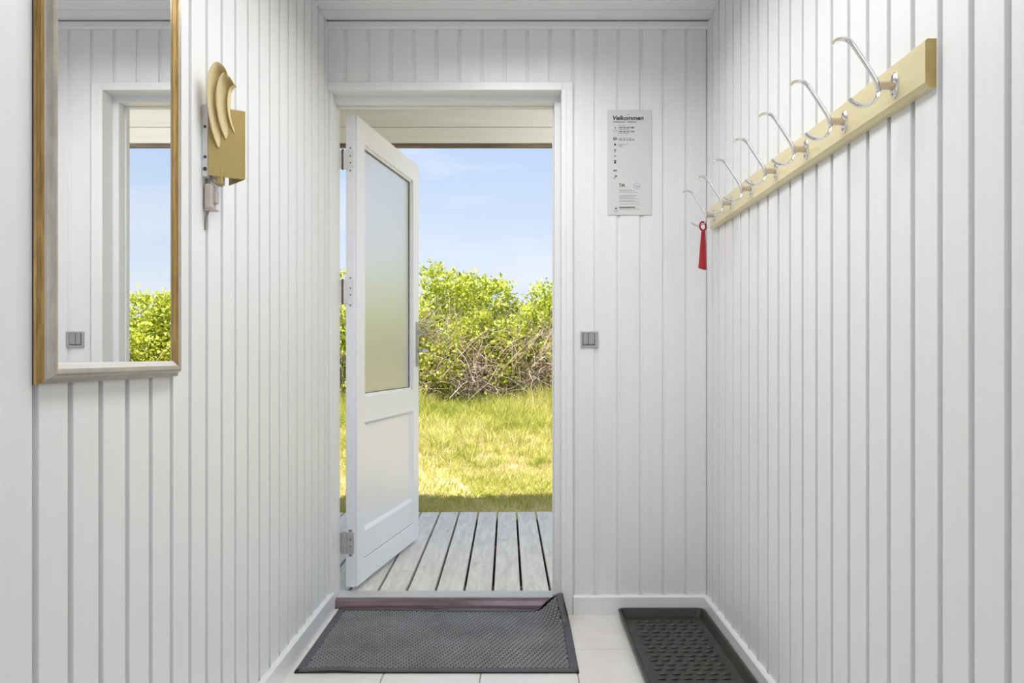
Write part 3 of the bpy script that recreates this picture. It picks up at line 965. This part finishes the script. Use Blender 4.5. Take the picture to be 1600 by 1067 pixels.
# =================================================================== light switch
sw0 = Vector((0.2785, YB, 1.101))
sw = empty('light_switch', sw0)
tag(sw, 'grey double rocker light switch on the end wall', 'light switch')
MB().box(-0.035, 0.031, -0.008, 0.0, -0.0315, 0.0315, 0.0015).build('switch_plate', ['switchf'], sw)
MB().box(0.0305, 0.0355, -0.009, 0.0, -0.030, 0.030, 0.001).build('edge_strip', ['switchf'], sw)
MB().box(-0.0275, 0.0225, -0.0086, -0.006, -0.0235, 0.0250).build('recess', ['gap'], sw)
MB().box(-0.0250, -0.0055, -0.0112, -0.006, -0.0205, 0.0235, 0.0015).build('rocker', ['switch'], sw)
MB().box(-0.0035, 0.0205, -0.0112, -0.006, -0.0205, 0.0235, 0.0015).build('rocker', ['switch'], sw)

# =================================================================== welcome sign
sg0 = Vector((0.4395, YB, 1.809))
sg = empty('welcome_sign', sg0)
tag(sg, 'pale welcome sign with black print on the end wall', 'sign')
MB().box(-0.0885, 0.0885, -0.004, 0.0, -0.2105, 0.2105, 0.0008).build('sign_plate', ['sign'], sg)
def spx(px, py):
    return ((px - VX) / 390.0 - sg0.x, EYE - (py - VY) / 390.0 - sg0.z)
texts = []
def text(body, px, py, width_px, height_px, mat, shear=0.0, bold=0.0, name='print'):
    cu = bpy.data.curves.new('print', 'FONT')
    cu.body = body; cu.size = 1.0; cu.shear = shear; cu.offset = bold
    o = bpy.data.objects.new('print_source', cu)
    COL.objects.link(o)
    texts.append((o, px, py, width_px, height_px, mat, name))
text('Velkommen', 957.3, 188.4, 48.0, 7.2, 'ink', 0.22, 0.030)
text('Willkommen · Welcome', 957.6, 192.2, 36.5, 2.7, 'ink', 0.2, 0.012)
text('+45 96 523 480', 966.0, 201.2, 25.0, 2.9, 'ink', 0.15, 0.02)
text('+45 96 527 200', 966.0, 207.4, 25.0, 2.9, 'ink', 0.15, 0.02)
text('+45 76 12 36 10', 966.0, 220.2, 25.0, 2.9, 'ink', 0.15, 0.02)
text('112', 966.4, 229.6, 5.6, 2.7, 'ink', 0.1, 0.02)
text('Tak', 966.8, 291.4, 10.0, 4.6, 'inkred', 0.1, 0.03)
bpy.context.view_layer.update()
dg = bpy.context.evaluated_depsgraph_get()
for (o, px, py, wpx, hpx, mat, name) in texts:
    me = bpy.data.meshes.new_from_object(o.evaluated_get(dg))
    n = len(me.vertices)
    co = np.empty(n * 3); me.vertices.foreach_get('co', co); co = co.reshape(-1, 3)
    mn = co.min(0); mx = co.max(0)
    xa, zb = spx(px, py)
    new = np.zeros_like(co)
    new[:, 0] = xa + (co[:, 0] - mn[0]) / (mx[0] - mn[0]) * wpx / 390
    new[:, 2] = zb + (co[:, 1] - mn[1]) / (mx[1] - mn[1]) * hpx / 390
    new[:, 1] = -0.00425
    me.vertices.foreach_set('co', new.ravel())
    me.materials.clear(); me.materials.append(M[mat]); me.update()
    obj(name, me, sg)
    bpy.data.objects.remove(o)
def mark(shapes, mat, name='icon'):
    b_ = MB()
    for (x0, y0, x1, y1) in shapes:
        a_ = spx(x0, y1); c_ = spx(x1, y0)
        b_.box(a_[0], c_[0], -0.0045, -0.0040, a_[1], c_[1])
    return b_.build(name, [mat], sg)
def disc(cx, cy, rx, ry, mat, name='icon', ring=0.0, n=20):
    c_ = spx(cx, cy)
    v = []; 
    for k_ in ((1.0, 1 - ring) if ring else (1.0,)):
        for i in range(n):
            a_ = 2 * math.pi * i / n
            v.append((c_[0] + rx / 390 * k_ * math.cos(a_), -0.0044, c_[1] + ry / 390 * k_ * math.sin(a_)))
    f = [(i, (i + 1) % n, (i + 1) % n + n, i + n) for i in range(n)] if ring else [tuple(range(n))]
    return obj(name, mesh_from(name, v, f, mat), sg)
random.seed(4)
def dashes(x0, x1, y, h, mat):
    sh = []; x = x0
    while x < x1 - 0.8:
        w = random.uniform(1.2, 3.4); w = min(w, x1 - x)
        sh.append((x, y, x + w, y + h)); x += w + 0.45
    mark(sh, mat, 'fine_print')
for (x0, x1, y) in ((966, 976, 196.2), (966, 983, 202.2), (966, 983, 208.6), (966, 987, 215.6), (966, 981, 225.4)):
    dashes(x0, x1, y, 0.75, 'inkgrey')
disc(961.2, 200.2, 1.0, 0.9, 'ink'); disc(961.2, 204.8, 2.8, 1.7, 'inkgrey', ring=0.35)
disc(960.6, 217.0, 2.7, 2.3, 'ink', ring=0.5); mark([(958.0, 217.2, 959.8, 219.0), (961.4, 217.2, 963.2, 219.0)], 'ink')
disc(960.8, 226.2, 1.4, 1.6, 'ink'); mark([(959.6, 226.4, 962.0, 227.8)], 'ink')
disc(960.8, 235.0, 1.6, 1.6, 'ink', ring=0.5); mark([(960.3, 236.2, 961.3, 238.2)], 'ink')
disc(960.8, 244.2, 1.7, 0.9, 'ink', ring=0.4); disc(960.8, 244.9, 0.7, 0.6, 'ink')
mark([(959.2, 250.6, 962.6, 252.4), (959.5, 252.9, 962.3, 255.8)], 'ink')
disc(959.6, 266.8, 1.2, 1.2, 'ink'); disc(962.4, 266.8, 1.2, 1.2, 'ink')
disc(962.3, 275.4, 1.4, 1.3, 'ink')
v = [(*spx(958.2, 279.4), 0), (*spx(959.0, 279.9), 0), (*spx(962.0, 276.4), 0), (*spx(961.2, 275.8), 0)]
obj('icon', mesh_from('icon', [(q[0], -0.0044, q[1]) for q in v], [(0, 1, 2, 3)], 'ink'), sg)
disc(994.5, 290.8, 5.2, 5.2, 'inkgrey', ring=0.10)
mark([(989.4, 289.8, 990.6, 292.0), (998.6, 289.8, 999.8, 292.0), (993.2, 288.9, 995.2, 289.9), (992.2, 291.6, 997.4, 292.6)], 'inkgrey')
dashes(967, 981, 292.2, 0.5, 'inkgrey')
for y, x1 in ((296.8, 987), (298.2, 991), (300.6, 997), (305.2, 995), (307.0, 992), (309.0, 991), (310.6, 998), (313.6, 992), (315.0, 998), (318.4, 1000)):
    dashes(967.5, x1, y, 0.6, 'inkgrey')
dashes(967.5, 992, 323.6, 1.7, 'ink'); dashes(967.3, 999.6, 326.6, 0.7, 'inkgrey')
disc(962.2, 325.8, 1.2, 1.4, 'ink'); disc(962.2, 330.2, 2.8, 2.2, 'inkgrey', ring=0.3)
disc(981.4, 179.4, 0.9, 0.9, 'screw', 'nail')

# =================================================================== rubber door mat
MX0, MX1, MYa, MYb = -0.735, 0.194, 2.402, 2.996
mt0 = Vector((-0.27, 2.70, 0.0))
mt = empty('door_mat', mt0)
tag(mt, 'charcoal rubber door mat with one corner curled up', 'door mat')
def ss(a):
    a = np.clip(a, 0, 1); return a * a * (3 - 2 * a)
def mat_pos(x, y):
    x = np.asarray(x, float); y = np.asarray(y, float)
    lift = ss((x - 0.06) / 0.125) * ss((y - 2.80) / 0.17)
    z = 0.0055 + 0.086 * lift
    z = z + 0.005 * np.exp(-((x + 0.60) / 0.07) ** 2 - ((y - 2.41) / 0.05) ** 2)
    z = z + 0.004 * np.exp(-((x + 0.52) / 0.09) ** 2 - ((y - 2.99) / 0.05) ** 2)
    z = z + 0.0025 * np.exp(-((x + 0.35) / 0.2) ** 2 - ((y - 2.80) / 0.04) ** 2) + 0.002 * np.exp(-((x + 0.1) / 0.25) ** 2 - ((y - 2.62) / 0.03) ** 2)
    y2 = y - 0.064 * lift
    x2 = x - 0.022 * lift
    y2 = y2 + 0.012 * ss((-0.45 - x) / 0.28) * ss((y - 2.8) / 0.2) + 0.004 * np.sin(x * 9) * ss((y - 2.85) / 0.14)
    # edges stay right of the skirting
    return np.stack([x2, y2, z], -1)
gx_ = np.linspace(MX0, MX1, 64); gy_ = np.linspace(MYa, MYb, 44)
XX, YY = np.meshgrid(gx_, gy_)
P = mat_pos(XX, YY).reshape(-1, 3) - np.array(mt0)
nxm, nym = 64, 44
fm = [(j * nxm + i, j * nxm + i + 1, (j + 1) * nxm + i + 1, (j + 1) * nxm + i) for j in range(nym - 1) for i in range(nxm - 1)]
M['rubberb'] = simple('rubber_edge', (0.085, 0.085, 0.092), 0.5, noise=0.1)
M['rubberd'] = simple('dark_rubber_ground', (0.018, 0.018, 0.02), 0.7)
bs = obj('mat_base', mesh_from('mat_base', P, fm, 'rubberd', smooth=True), mt)
so = bs.modifiers.new('thickness', 'SOLIDIFY'); so.thickness = 0.005; so.offset = -1
# raised border rim
rim = MB()
per = [(x, MYa + 0.014) for x in np.linspace(MX0 + 0.014, MX1 - 0.014, 40)] + [(MX1 - 0.014, y) for y in np.linspace(MYa + 0.02, MYb - 0.014, 30)] + \
      [(x, MYb - 0.014) for x in np.linspace(MX1 - 0.02, MX0 + 0.014, 40)] + [(MX0 + 0.014, y) for y in np.linspace(MYb - 0.02, MYa + 0.02, 30)]
per.append(per[0])
pp = [Vector(mat_pos(x, y) - np.array(mt0)) + Vector((0, 0, 0.0006)) for (x, y) in per]
rim.tube(pp, 0.0138, 8, rb=0.0026, up=(0, 0, 1), cap=False)
rim.build('mat_border', ['rubberb'], mt, smooth=True)
# raised brick-like treads, too many and too small to pick apart
tv = []; tf = []
PX_, PY_ = 0.0182, 0.0140
row = 0
y = MYa + 0.034
while y < MYb - 0.032:
    off = (row * 0.36 % 1.0) * PX_
    x = MX0 + 0.034 + off - PX_
    while x < MX1 - 0.026:
        xa_, xb_ = max(x - 0.0078, MX0 + 0.029), min(x + 0.0078, MX1 - 0.029)
        if xb_ - xa_ < 0.003:
            x += PX_; continue
        hy_ = 0.0050; xm_ = (xa_ + xb_) / 2
        k_ = len(tv)
        c4 = np.array([(xa_, y - hy_), (xb_, y - hy_), (xb_, y + hy_), (xa_, y + hy_)])
        lowp_ = mat_pos(c4[:, 0], c4[:, 1]) - np.array(mt0)
        c4b = np.array([xm_, y]) + (c4 - np.array([xm_, y])) * 0.84
        hip = mat_pos(c4b[:, 0], c4b[:, 1]) - np.array(mt0) + np.array([0, 0, 0.0030])
        tv.extend(lowp_.tolist()); tv.extend(hip.tolist())
        tf.extend([(k_ + 4, k_ + 5, k_ + 6, k_ + 7), (k_, k_ + 1, k_ + 5, k_ + 4), (k_ + 1, k_ + 2, k_ + 6, k_ + 5), (k_ + 2, k_ + 3, k_ + 7, k_ + 6), (k_ + 3, k_, k_ + 4, k_ + 7)])
        x += PX_
    y += PY_; row += 1
tr = obj('tread', mesh_from('tread', tv, tf, 'rubberl'), mt)
tr['kind'] = 'stuff'

# =================================================================== shoe tray
tx0, tx1, ty0, ty1 = 0.389, 0.7325, 2.10, 2.934
ty_ = empty('shoe_tray', ((tx0 + tx1) / 2, (ty0 + ty1) / 2, 0))
tag(ty_, 'black plastic shoe tray with a raised rim', 'shoe tray')
def rrect(hx_, hy_, r, z, n=5):
    pts = []
    for (cx, cy, a0) in ((hx_ - r, hy_ - r, 0), (-hx_ + r, hy_ - r, 90), (-hx_ + r, -hy_ + r, 180), (hx_ - r, -hy_ + r, 270)):
        for i in range(n + 1):
            a_ = math.radians(a0 + 90 * i / n)
            pts.append((cx + r * math.cos(a_), cy + r * math.sin(a_), z))
    return pts
HX, HYt = (tx1 - tx0) / 2, (ty1 - ty0) / 2
rings = [rrect(HX - 0.014, HYt - 0.014, 0.018, 0.0004), rrect(HX - 0.004, HYt - 0.004, 0.022, 0.029), rrect(HX, HYt, 0.024, 0.030), rrect(HX, HYt, 0.024, 0.0325), rrect(HX - 0.004, HYt - 0.004, 0.022, 0.0345),
         rrect(HX - 0.009, HYt - 0.009, 0.020, 0.0330), rrect(HX - 0.022, HYt - 0.022, 0.016, 0.0055), rrect(HX - 0.030, HYt - 0.030, 0.014, 0.0035)]
v = [p for r_ in rings for p in r_]
n = len(rings[0])
f = [(i * n + j, i * n + (j + 1) % n, (i + 1) * n + (j + 1) % n, (i + 1) * n + j) for i in range(len(rings) - 1) for j in range(n)]
f.append(tuple(reversed(range(n)))); f.append(tuple((len(rings) - 1) * n + j for j in range(n)))
MB().add(v, f).build('tray_body', ['tray'], ty_, smooth=True)
bv = MB()
yk = HYt - 0.075; row = 0
while yk > -HYt + 0.06:
    for k_ in range(6):
        xk = -HX + 0.066 + k_ * 0.041 + (0.012 if row % 2 else 0.0)
        path = [(xk - 0.0125, yk + 0.003, 0.0036), (xk - 0.007, yk, 0.0054), (xk, yk - 0.001, 0.0059), (xk + 0.007, yk, 0.0054), (xk + 0.0125, yk + 0.003, 0.0036)]
        bv.tube(path, 0.0050, 6, rb=0.0028, up=(0, 0, 1))
    yk -= 0.036; row += 1
bo = bv.build('drain_rib', ['tray'], ty_, smooth=True)
bo['kind'] = 'stuff'

# =================================================================== vegetation
rng = np.random.default_rng(11)
def fast_mesh(name, V, Fq, mats):
    """V (n,3) float, Fq (m,k) int polygons"""
    me = bpy.data.meshes.new(name)
    n = len(V); m, k_ = Fq.shape
    me.vertices.add(n); me.vertices.foreach_set('co', V.astype(np.float32).ravel())
    me.loops.add(m * k_); me.loops.foreach_set('vertex_index', Fq.astype(np.int32).ravel())
    me.polygons.add(m)
    me.polygons.foreach_set('loop_start', np.arange(m, dtype=np.int32) * k_)
    me.polygons.foreach_set('loop_total', np.full(m, k_, np.int32))
    for q in (mats if isinstance(mats, (list, tuple)) else [mats]):
        me.materials.append(M[q])
    me.update(calc_edges=True)
    return me

def norm(a):
    return a / np.maximum(np.linalg.norm(a, axis=-1, keepdims=True), 1e-9)

def leaves(C, N, size, rs):
    """folded pointed leaves at C with outward normals N"""
    n = len(C)
    d = norm(N * 0.55 + rs.normal(size=(n, 3)) * 0.75 + np.array([0, 0, 0.1]))
    r = rs.normal(size=(n, 3))
    side = norm(np.cross(d, r)); up = np.cross(side, d)
    L_ = (size * rs.uniform(0.65, 1.3, n))[:, None]
    W = L_ * rs.uniform(0.26, 0.36, n)[:, None]
    base = C
    p0 = base
    pl = base + d * L_ * 0.45 + side * W + up * W * 0.35
    pr_ = base + d * L_ * 0.45 - side * W + up * W * 0.35
    pm = base + d * L_ * 0.5
    tip = base + d * L_ - up * L_ * 0.08
    V = np.stack([p0, pl, pm, pr_, tip], 1).reshape(-1, 3)
    i = (np.arange(n) * 5)[:, None]
    Fq = np.concatenate([i + np.array([[0, 2, 1]]), i + np.array([[1, 2, 4]]), i + np.array([[0, 3, 2]]), i + np.array([[2, 3, 4]])], 0)
    return V, Fq

def shrub(name, x, y, rx, ry, top, nleaf, ntwig, label, size=0.062, mat='leaf', seed=0, bare=0.25, group='shrubs of the hedge behind the grass'):
    rs = np.random.default_rng(seed + 100)
    z0 = float(gz(x, y))
    h = top - z0
    root = empty(name, (x, y, z0))
    tag(root, label, 'shrub', group)
    # lumps: overlapping balls that make an uneven crown
    nl = 46
    th = rs.uniform(0, 2 * np.pi, nl); rad = np.sqrt(rs.uniform(0.12, 1, nl)) * 0.86
    lz = (0.10 + 0.84 * rs.uniform(0, 1, nl) * np.sqrt(np.clip(1.12 - rad * rad, 0, 1))) * h
    lc = np.stack([np.cos(th) * rad * rx, np.sin(th) * rad * ry, lz], -1)
    lr = rs.uniform(0.15, 0.30, nl) * min(rx, h * 0.55)
    lc = np.vstack([lc, [[0, 0, h - 0.3 * rx * 0.9], [-0.3 * rx, -0.3 * ry, h * 0.5], [0.3 * rx, -0.2 * ry, h * 0.45]]]); lr = np.append(lr, [0.30 * rx, 0.36 * rx, 0.36 * rx])
    lc[:, 2] = np.minimum(lc[:, 2], h - lr * 0.95)
    # sprigs on the lumps
    nsp = nleaf // 12
    wts = lr ** 2; wts /= wts.sum()
    pick = rs.choice(len(lr), nsp, p=wts)
    D = norm(rs.normal(size=(nsp, 3)))
    R_ = lr[pick] * rs.uniform(0.70, 1.14, nsp)
    S = lc[pick] + D * R_[:, None] * np.array([1.0, 1.0, 0.95])
    # some clumps stay bare so the twigs show
    bn = np.sin(S[:, 0] * 3.1 + seed) * np.cos(S[:, 2] * 3.7 + seed * 1.7) + 0.5 * np.sin(S[:, 0] * 7.0 + S[:, 2] * 5.0)
    low = S[:, 2] < h * 0.55
    keep = ~((bn > 1.1 - bare * 3.0) & low & (rs.uniform(size=nsp) < 0.85)) & (S[:, 2] > 0.06)
    S = S[keep]; D = D[keep]; nsp = len(S)
    C = np.repeat(S, 12, 0) + rs.normal(size=(nsp * 12, 3)) * size * 0.8
    Nn = np.repeat(D, 12, 0)
    V, Fq = leaves(C, Nn, size, rs)
    lo_ = obj('leaves', fast_mesh('leaves', V, Fq, mat), root)
    lo_['kind'] = 'stuff'
    # twigs: thin three-sided curved sticks
    tb_v = []; tb_f = []
    kx = 0
    nseg = 5
    for t in range(ntwig):
        if t % 3 == 0:
            p = np.array([rs.uniform(-0.5, 0.5) * rx, rs.uniform(-0.5, 0.5) * ry, 0.0]); d = norm(np.array([p[0] * 0.8, p[1] * 0.8 - 0.15, 1.0]))
            ln = h * rs.uniform(0.45, 0.85); r0 = rs.uniform(0.006, 0.011)
        else:
            a = rs.uniform(0, 2 * np.pi); q = rs.uniform(0.55, 1.06)
            p = np.array([np.cos(a) * rx * q, -abs(np.sin(a)) * ry * q if rs.uniform() < 0.8 else np.sin(a) * ry * q, rs.uniform(0.06, 0.62) * h])
            d = norm(rs.normal(size=3) + np.array([0, -0.25, 0.15])); ln = rs.uniform(0.25, 0.85); r0 = rs.uniform(0.003, 0.0058)
        bend = rs.normal(size=3) * 0.55
        pts = []
        for s in range(nseg + 1):
            pts.append(p.copy()); p = p + d * ln / nseg; d = norm(d + bend * 0.34 + rs.normal(size=3) * 0.16 + np.array([0, 0, -0.05]))
        for s, q in enumerate(pts):
            r_ = r0 * (1 - 0.6 * s / nseg)
            for j in range(3):
                an = 2.094 * j
                tb_v.append((q[0] + r_ * math.cos(an), q[1] + r_ * math.sin(an) * 0.8, max(0.0, q[2]) + r_ * math.sin(an) * 0.6))
        for s in range(nseg):
            for j in range(3):
                tb_f.append((kx + s * 3 + j, kx + s * 3 + (j + 1) % 3, kx + (s + 1) * 3 + (j + 1) % 3, kx + (s + 1) * 3 + j))
        kx += 3 * (nseg + 1)
    tw = obj('twigs', fast_mesh('twigs', np.array(tb_v), np.array(tb_f), 'bark'), root)
    tw['kind'] = 'stuff'
    return root

shrub('leafy_shrub', -1.30, 11.3, 1.05, 0.9, 2.42, 26000, 700, 'tallest yellow-green shrub right beside the open door edge', seed=1, bare=0.06)
shrub('leafy_shrub', -0.35, 11.0, 0.85, 0.8, 2.16, 24000, 800, 'bushy yellow-green shrub in the middle of the doorway view', seed=2, bare=0.08)
shrub('twiggy_shrub', 0.45, 11.2, 0.95, 0.8, 2.15, 20000, 1700, 'twiggy shrub with bare tan stems next to the right door jamb', seed=3, bare=0.30)
shrub('leafy_shrub', -2.55, 11.2, 1.0, 0.9, 2.40, 16000, 200, 'shrub glimpsed in the gap between door frame and hinges', seed=4)
shrub('leafy_shrub', 3.75, 10.9, 0.95, 0.9, 1.92, 22000, 120, 'shrub reflected in the gilt wall mirror', seed=5)
shrub('leafy_shrub', 1.75, 11.3, 1.1, 0.9, 2.10, 7000, 150, 'shrub beyond the right door jamb, outside the doorway view', size=0.07, seed=6)
shrub('leafy_shrub', 2.75, 11.8, 1.0, 0.9, 1.75, 6000, 80, 'low shrub left of the one reflected in the mirror', size=0.07, seed=7)
shrub('leafy_shrub', 5.0, 11.0, 1.2, 0.9, 1.70, 7000, 80, 'low shrub at the right edge of the mirror reflection', size=0.07, seed=8)
shrub('leafy_shrub', -4.1, 11.2, 1.3, 0.9, 2.35, 7000, 120, 'shrub beyond the door hinge side, hidden by the left wall', size=0.07, seed=9)
shrub('leafy_shrub', -6.0, 11.3, 1.4, 1.0, 2.3, 6000, 80, 'outermost shrub of the hedge on the door hinge side', size=0.08, seed=10)
shrub('leafy_shrub', -0.6, 12.8, 2.0, 0.9, 1.85, 9000, 60, 'darker green shrub standing behind the doorway shrubs', size=0.07, mat='leafd', seed=12)
shrub('leafy_shrub', -3.2, 12.9, 2.0, 0.9, 1.9, 6000, 40, 'darker green shrub behind the hinge-side shrubs', size=0.08, mat='leafd', seed=13)

def blades(name, X, Y, H, Wd, lean, mat, label, cat='grass', ang=None):
    n = len(X)
    Z = gz(X, Y) - 0.004
    a = rng.uniform(0, 2 * np.pi, n) if ang is None else ang
    ld = np.stack([np.cos(a), np.sin(a), np.zeros(n)], -1)
    a2 = rng.uniform(0, 2 * np.pi, n)
    sd = np.stack([np.cos(a2), np.sin(a2) * 0.5, np.zeros(n)], -1)
    B = np.stack([X, Y, Z], -1)
    up = np.array([0, 0, 1.0])
    H = H[:, None]; W = Wd[:, None]; le = lean[:, None]
    m1 = B + up * H * 0.55 + ld * H * le * 0.35
    tp = B + up * H * (1 - 0.25 * le) + ld * H * le
    V = np.stack([B - sd * W, B + sd * W, m1 + sd * W * 0.7, m1 - sd * W * 0.7, tp], 1).reshape(-1, 3)
    i = (np.arange(n) * 5)[:, None]
    Fq = np.concatenate([i + np.array([[0, 1, 2]]), i + np.array([[0, 2, 3]]), i + np.array([[3, 2, 4]])], 0)
    o = obj(name, fast_mesh(name, V, Fq, mat))
    tag(o, label, cat, kind='stuff')
    return o

def scatter(n, y0, y1, wedge=True, p=1.0):
    Y = y0 + (y1 - y0) * rng.uniform(0, 1, n) ** p
    if wedge:
        X = rng.uniform(-0.31, 0.10, n) * Y
    else:
        X = rng.uniform(-7, 7, n)
    return X, Y
# short dry turf near the deck
X, Y = scatter(62000, 4.72, 8.4, True, 1.15)
pn_ = np.sin(X * 2.3 + 0.8) * np.cos(Y * 1.9) + 0.6 * np.sin(X * 5.1 + Y * 3.3)
H = 0.030 + 0.030 * rng.uniform(size=len(X)) + 0.030 * np.clip(pn_, 0, 2) * rng.uniform(size=len(X)) + 0.05 * np.clip((Y - 6.6) / 2, 0, 1)
keep = ~((pn_ < -0.55) & (rng.uniform(size=len(X)) < 0.75))
X, Y, H = X[keep], Y[keep], H[keep]
blades('short_grass', X, Y, H, rng.uniform(0.0022, 0.0042, len(X)), rng.uniform(0.2, 1.1, len(X)), 'grass', 'short sunlit grass between deck and hedge')
# tufts of taller meadow grass towards the hedge
nt_ = 760
cx, cy = scatter(nt_, 6.9, 10.9, True, 0.75)
per_ = 58
ang = rng.uniform(0, 2 * np.pi, nt_ * per_)
rad_ = np.abs(rng.normal(size=nt_ * per_)) * np.repeat(rng.uniform(0.03, 0.085, nt_), per_)
X = np.repeat(cx, per_) + np.cos(ang) * rad_
Y = np.repeat(cy, per_) + np.sin(ang) * rad_
H = np.repeat(rng.uniform(0.10, 0.30, nt_) * (0.45 + 0.55 * np.clip((cy - 6.9) / 1.8, 0, 1)), per_) * rng.uniform(0.55, 1.1, nt_ * per_)
blades('meadow_grass', X, Y, H, rng.uniform(0.0028, 0.0052, len(X)), rng.uniform(0.15, 0.95, len(X)), 'tallgrass', 'tufts of green meadow grass in front of the hedge', ang=ang + rng.normal(size=len(X)) * 0.4)
X, Y = scatter(11000, 9.3, 10.9, True, 1.0)
pn_ = np.sin(X * 3.1 + 1.0) + 0.6 * np.sin(X * 7.3 + Y * 3.0)
H = 0.92 * (0.20 + 0.24 * rng.uniform(size=len(X)) + 0.16 * np.clip(pn_, -0.6, 1.0)) * (0.6 + 0.4 * np.clip((Y - 9.3) / 0.8, 0, 1))
blades('tall_grass', X, Y, H, rng.uniform(0.0035, 0.006, len(X)), rng.uniform(0.1, 0.7, len(X)), 'tallgrass', 'tallest pale green grass right against the hedge')
X, Y = scatter(26000, 4.8, 11.4, False, 1.0)
H = 0.05 + 0.12 * rng.uniform(size=len(X)) * np.clip((Y - 5.5) / 3, 0.15, 1)
blades('lawn_grass', X, Y, H, rng.uniform(0.004, 0.008, len(X)), rng.uniform(0.2, 0.9, len(X)), 'grass', 'wider lawn grass on either side of the entrance')
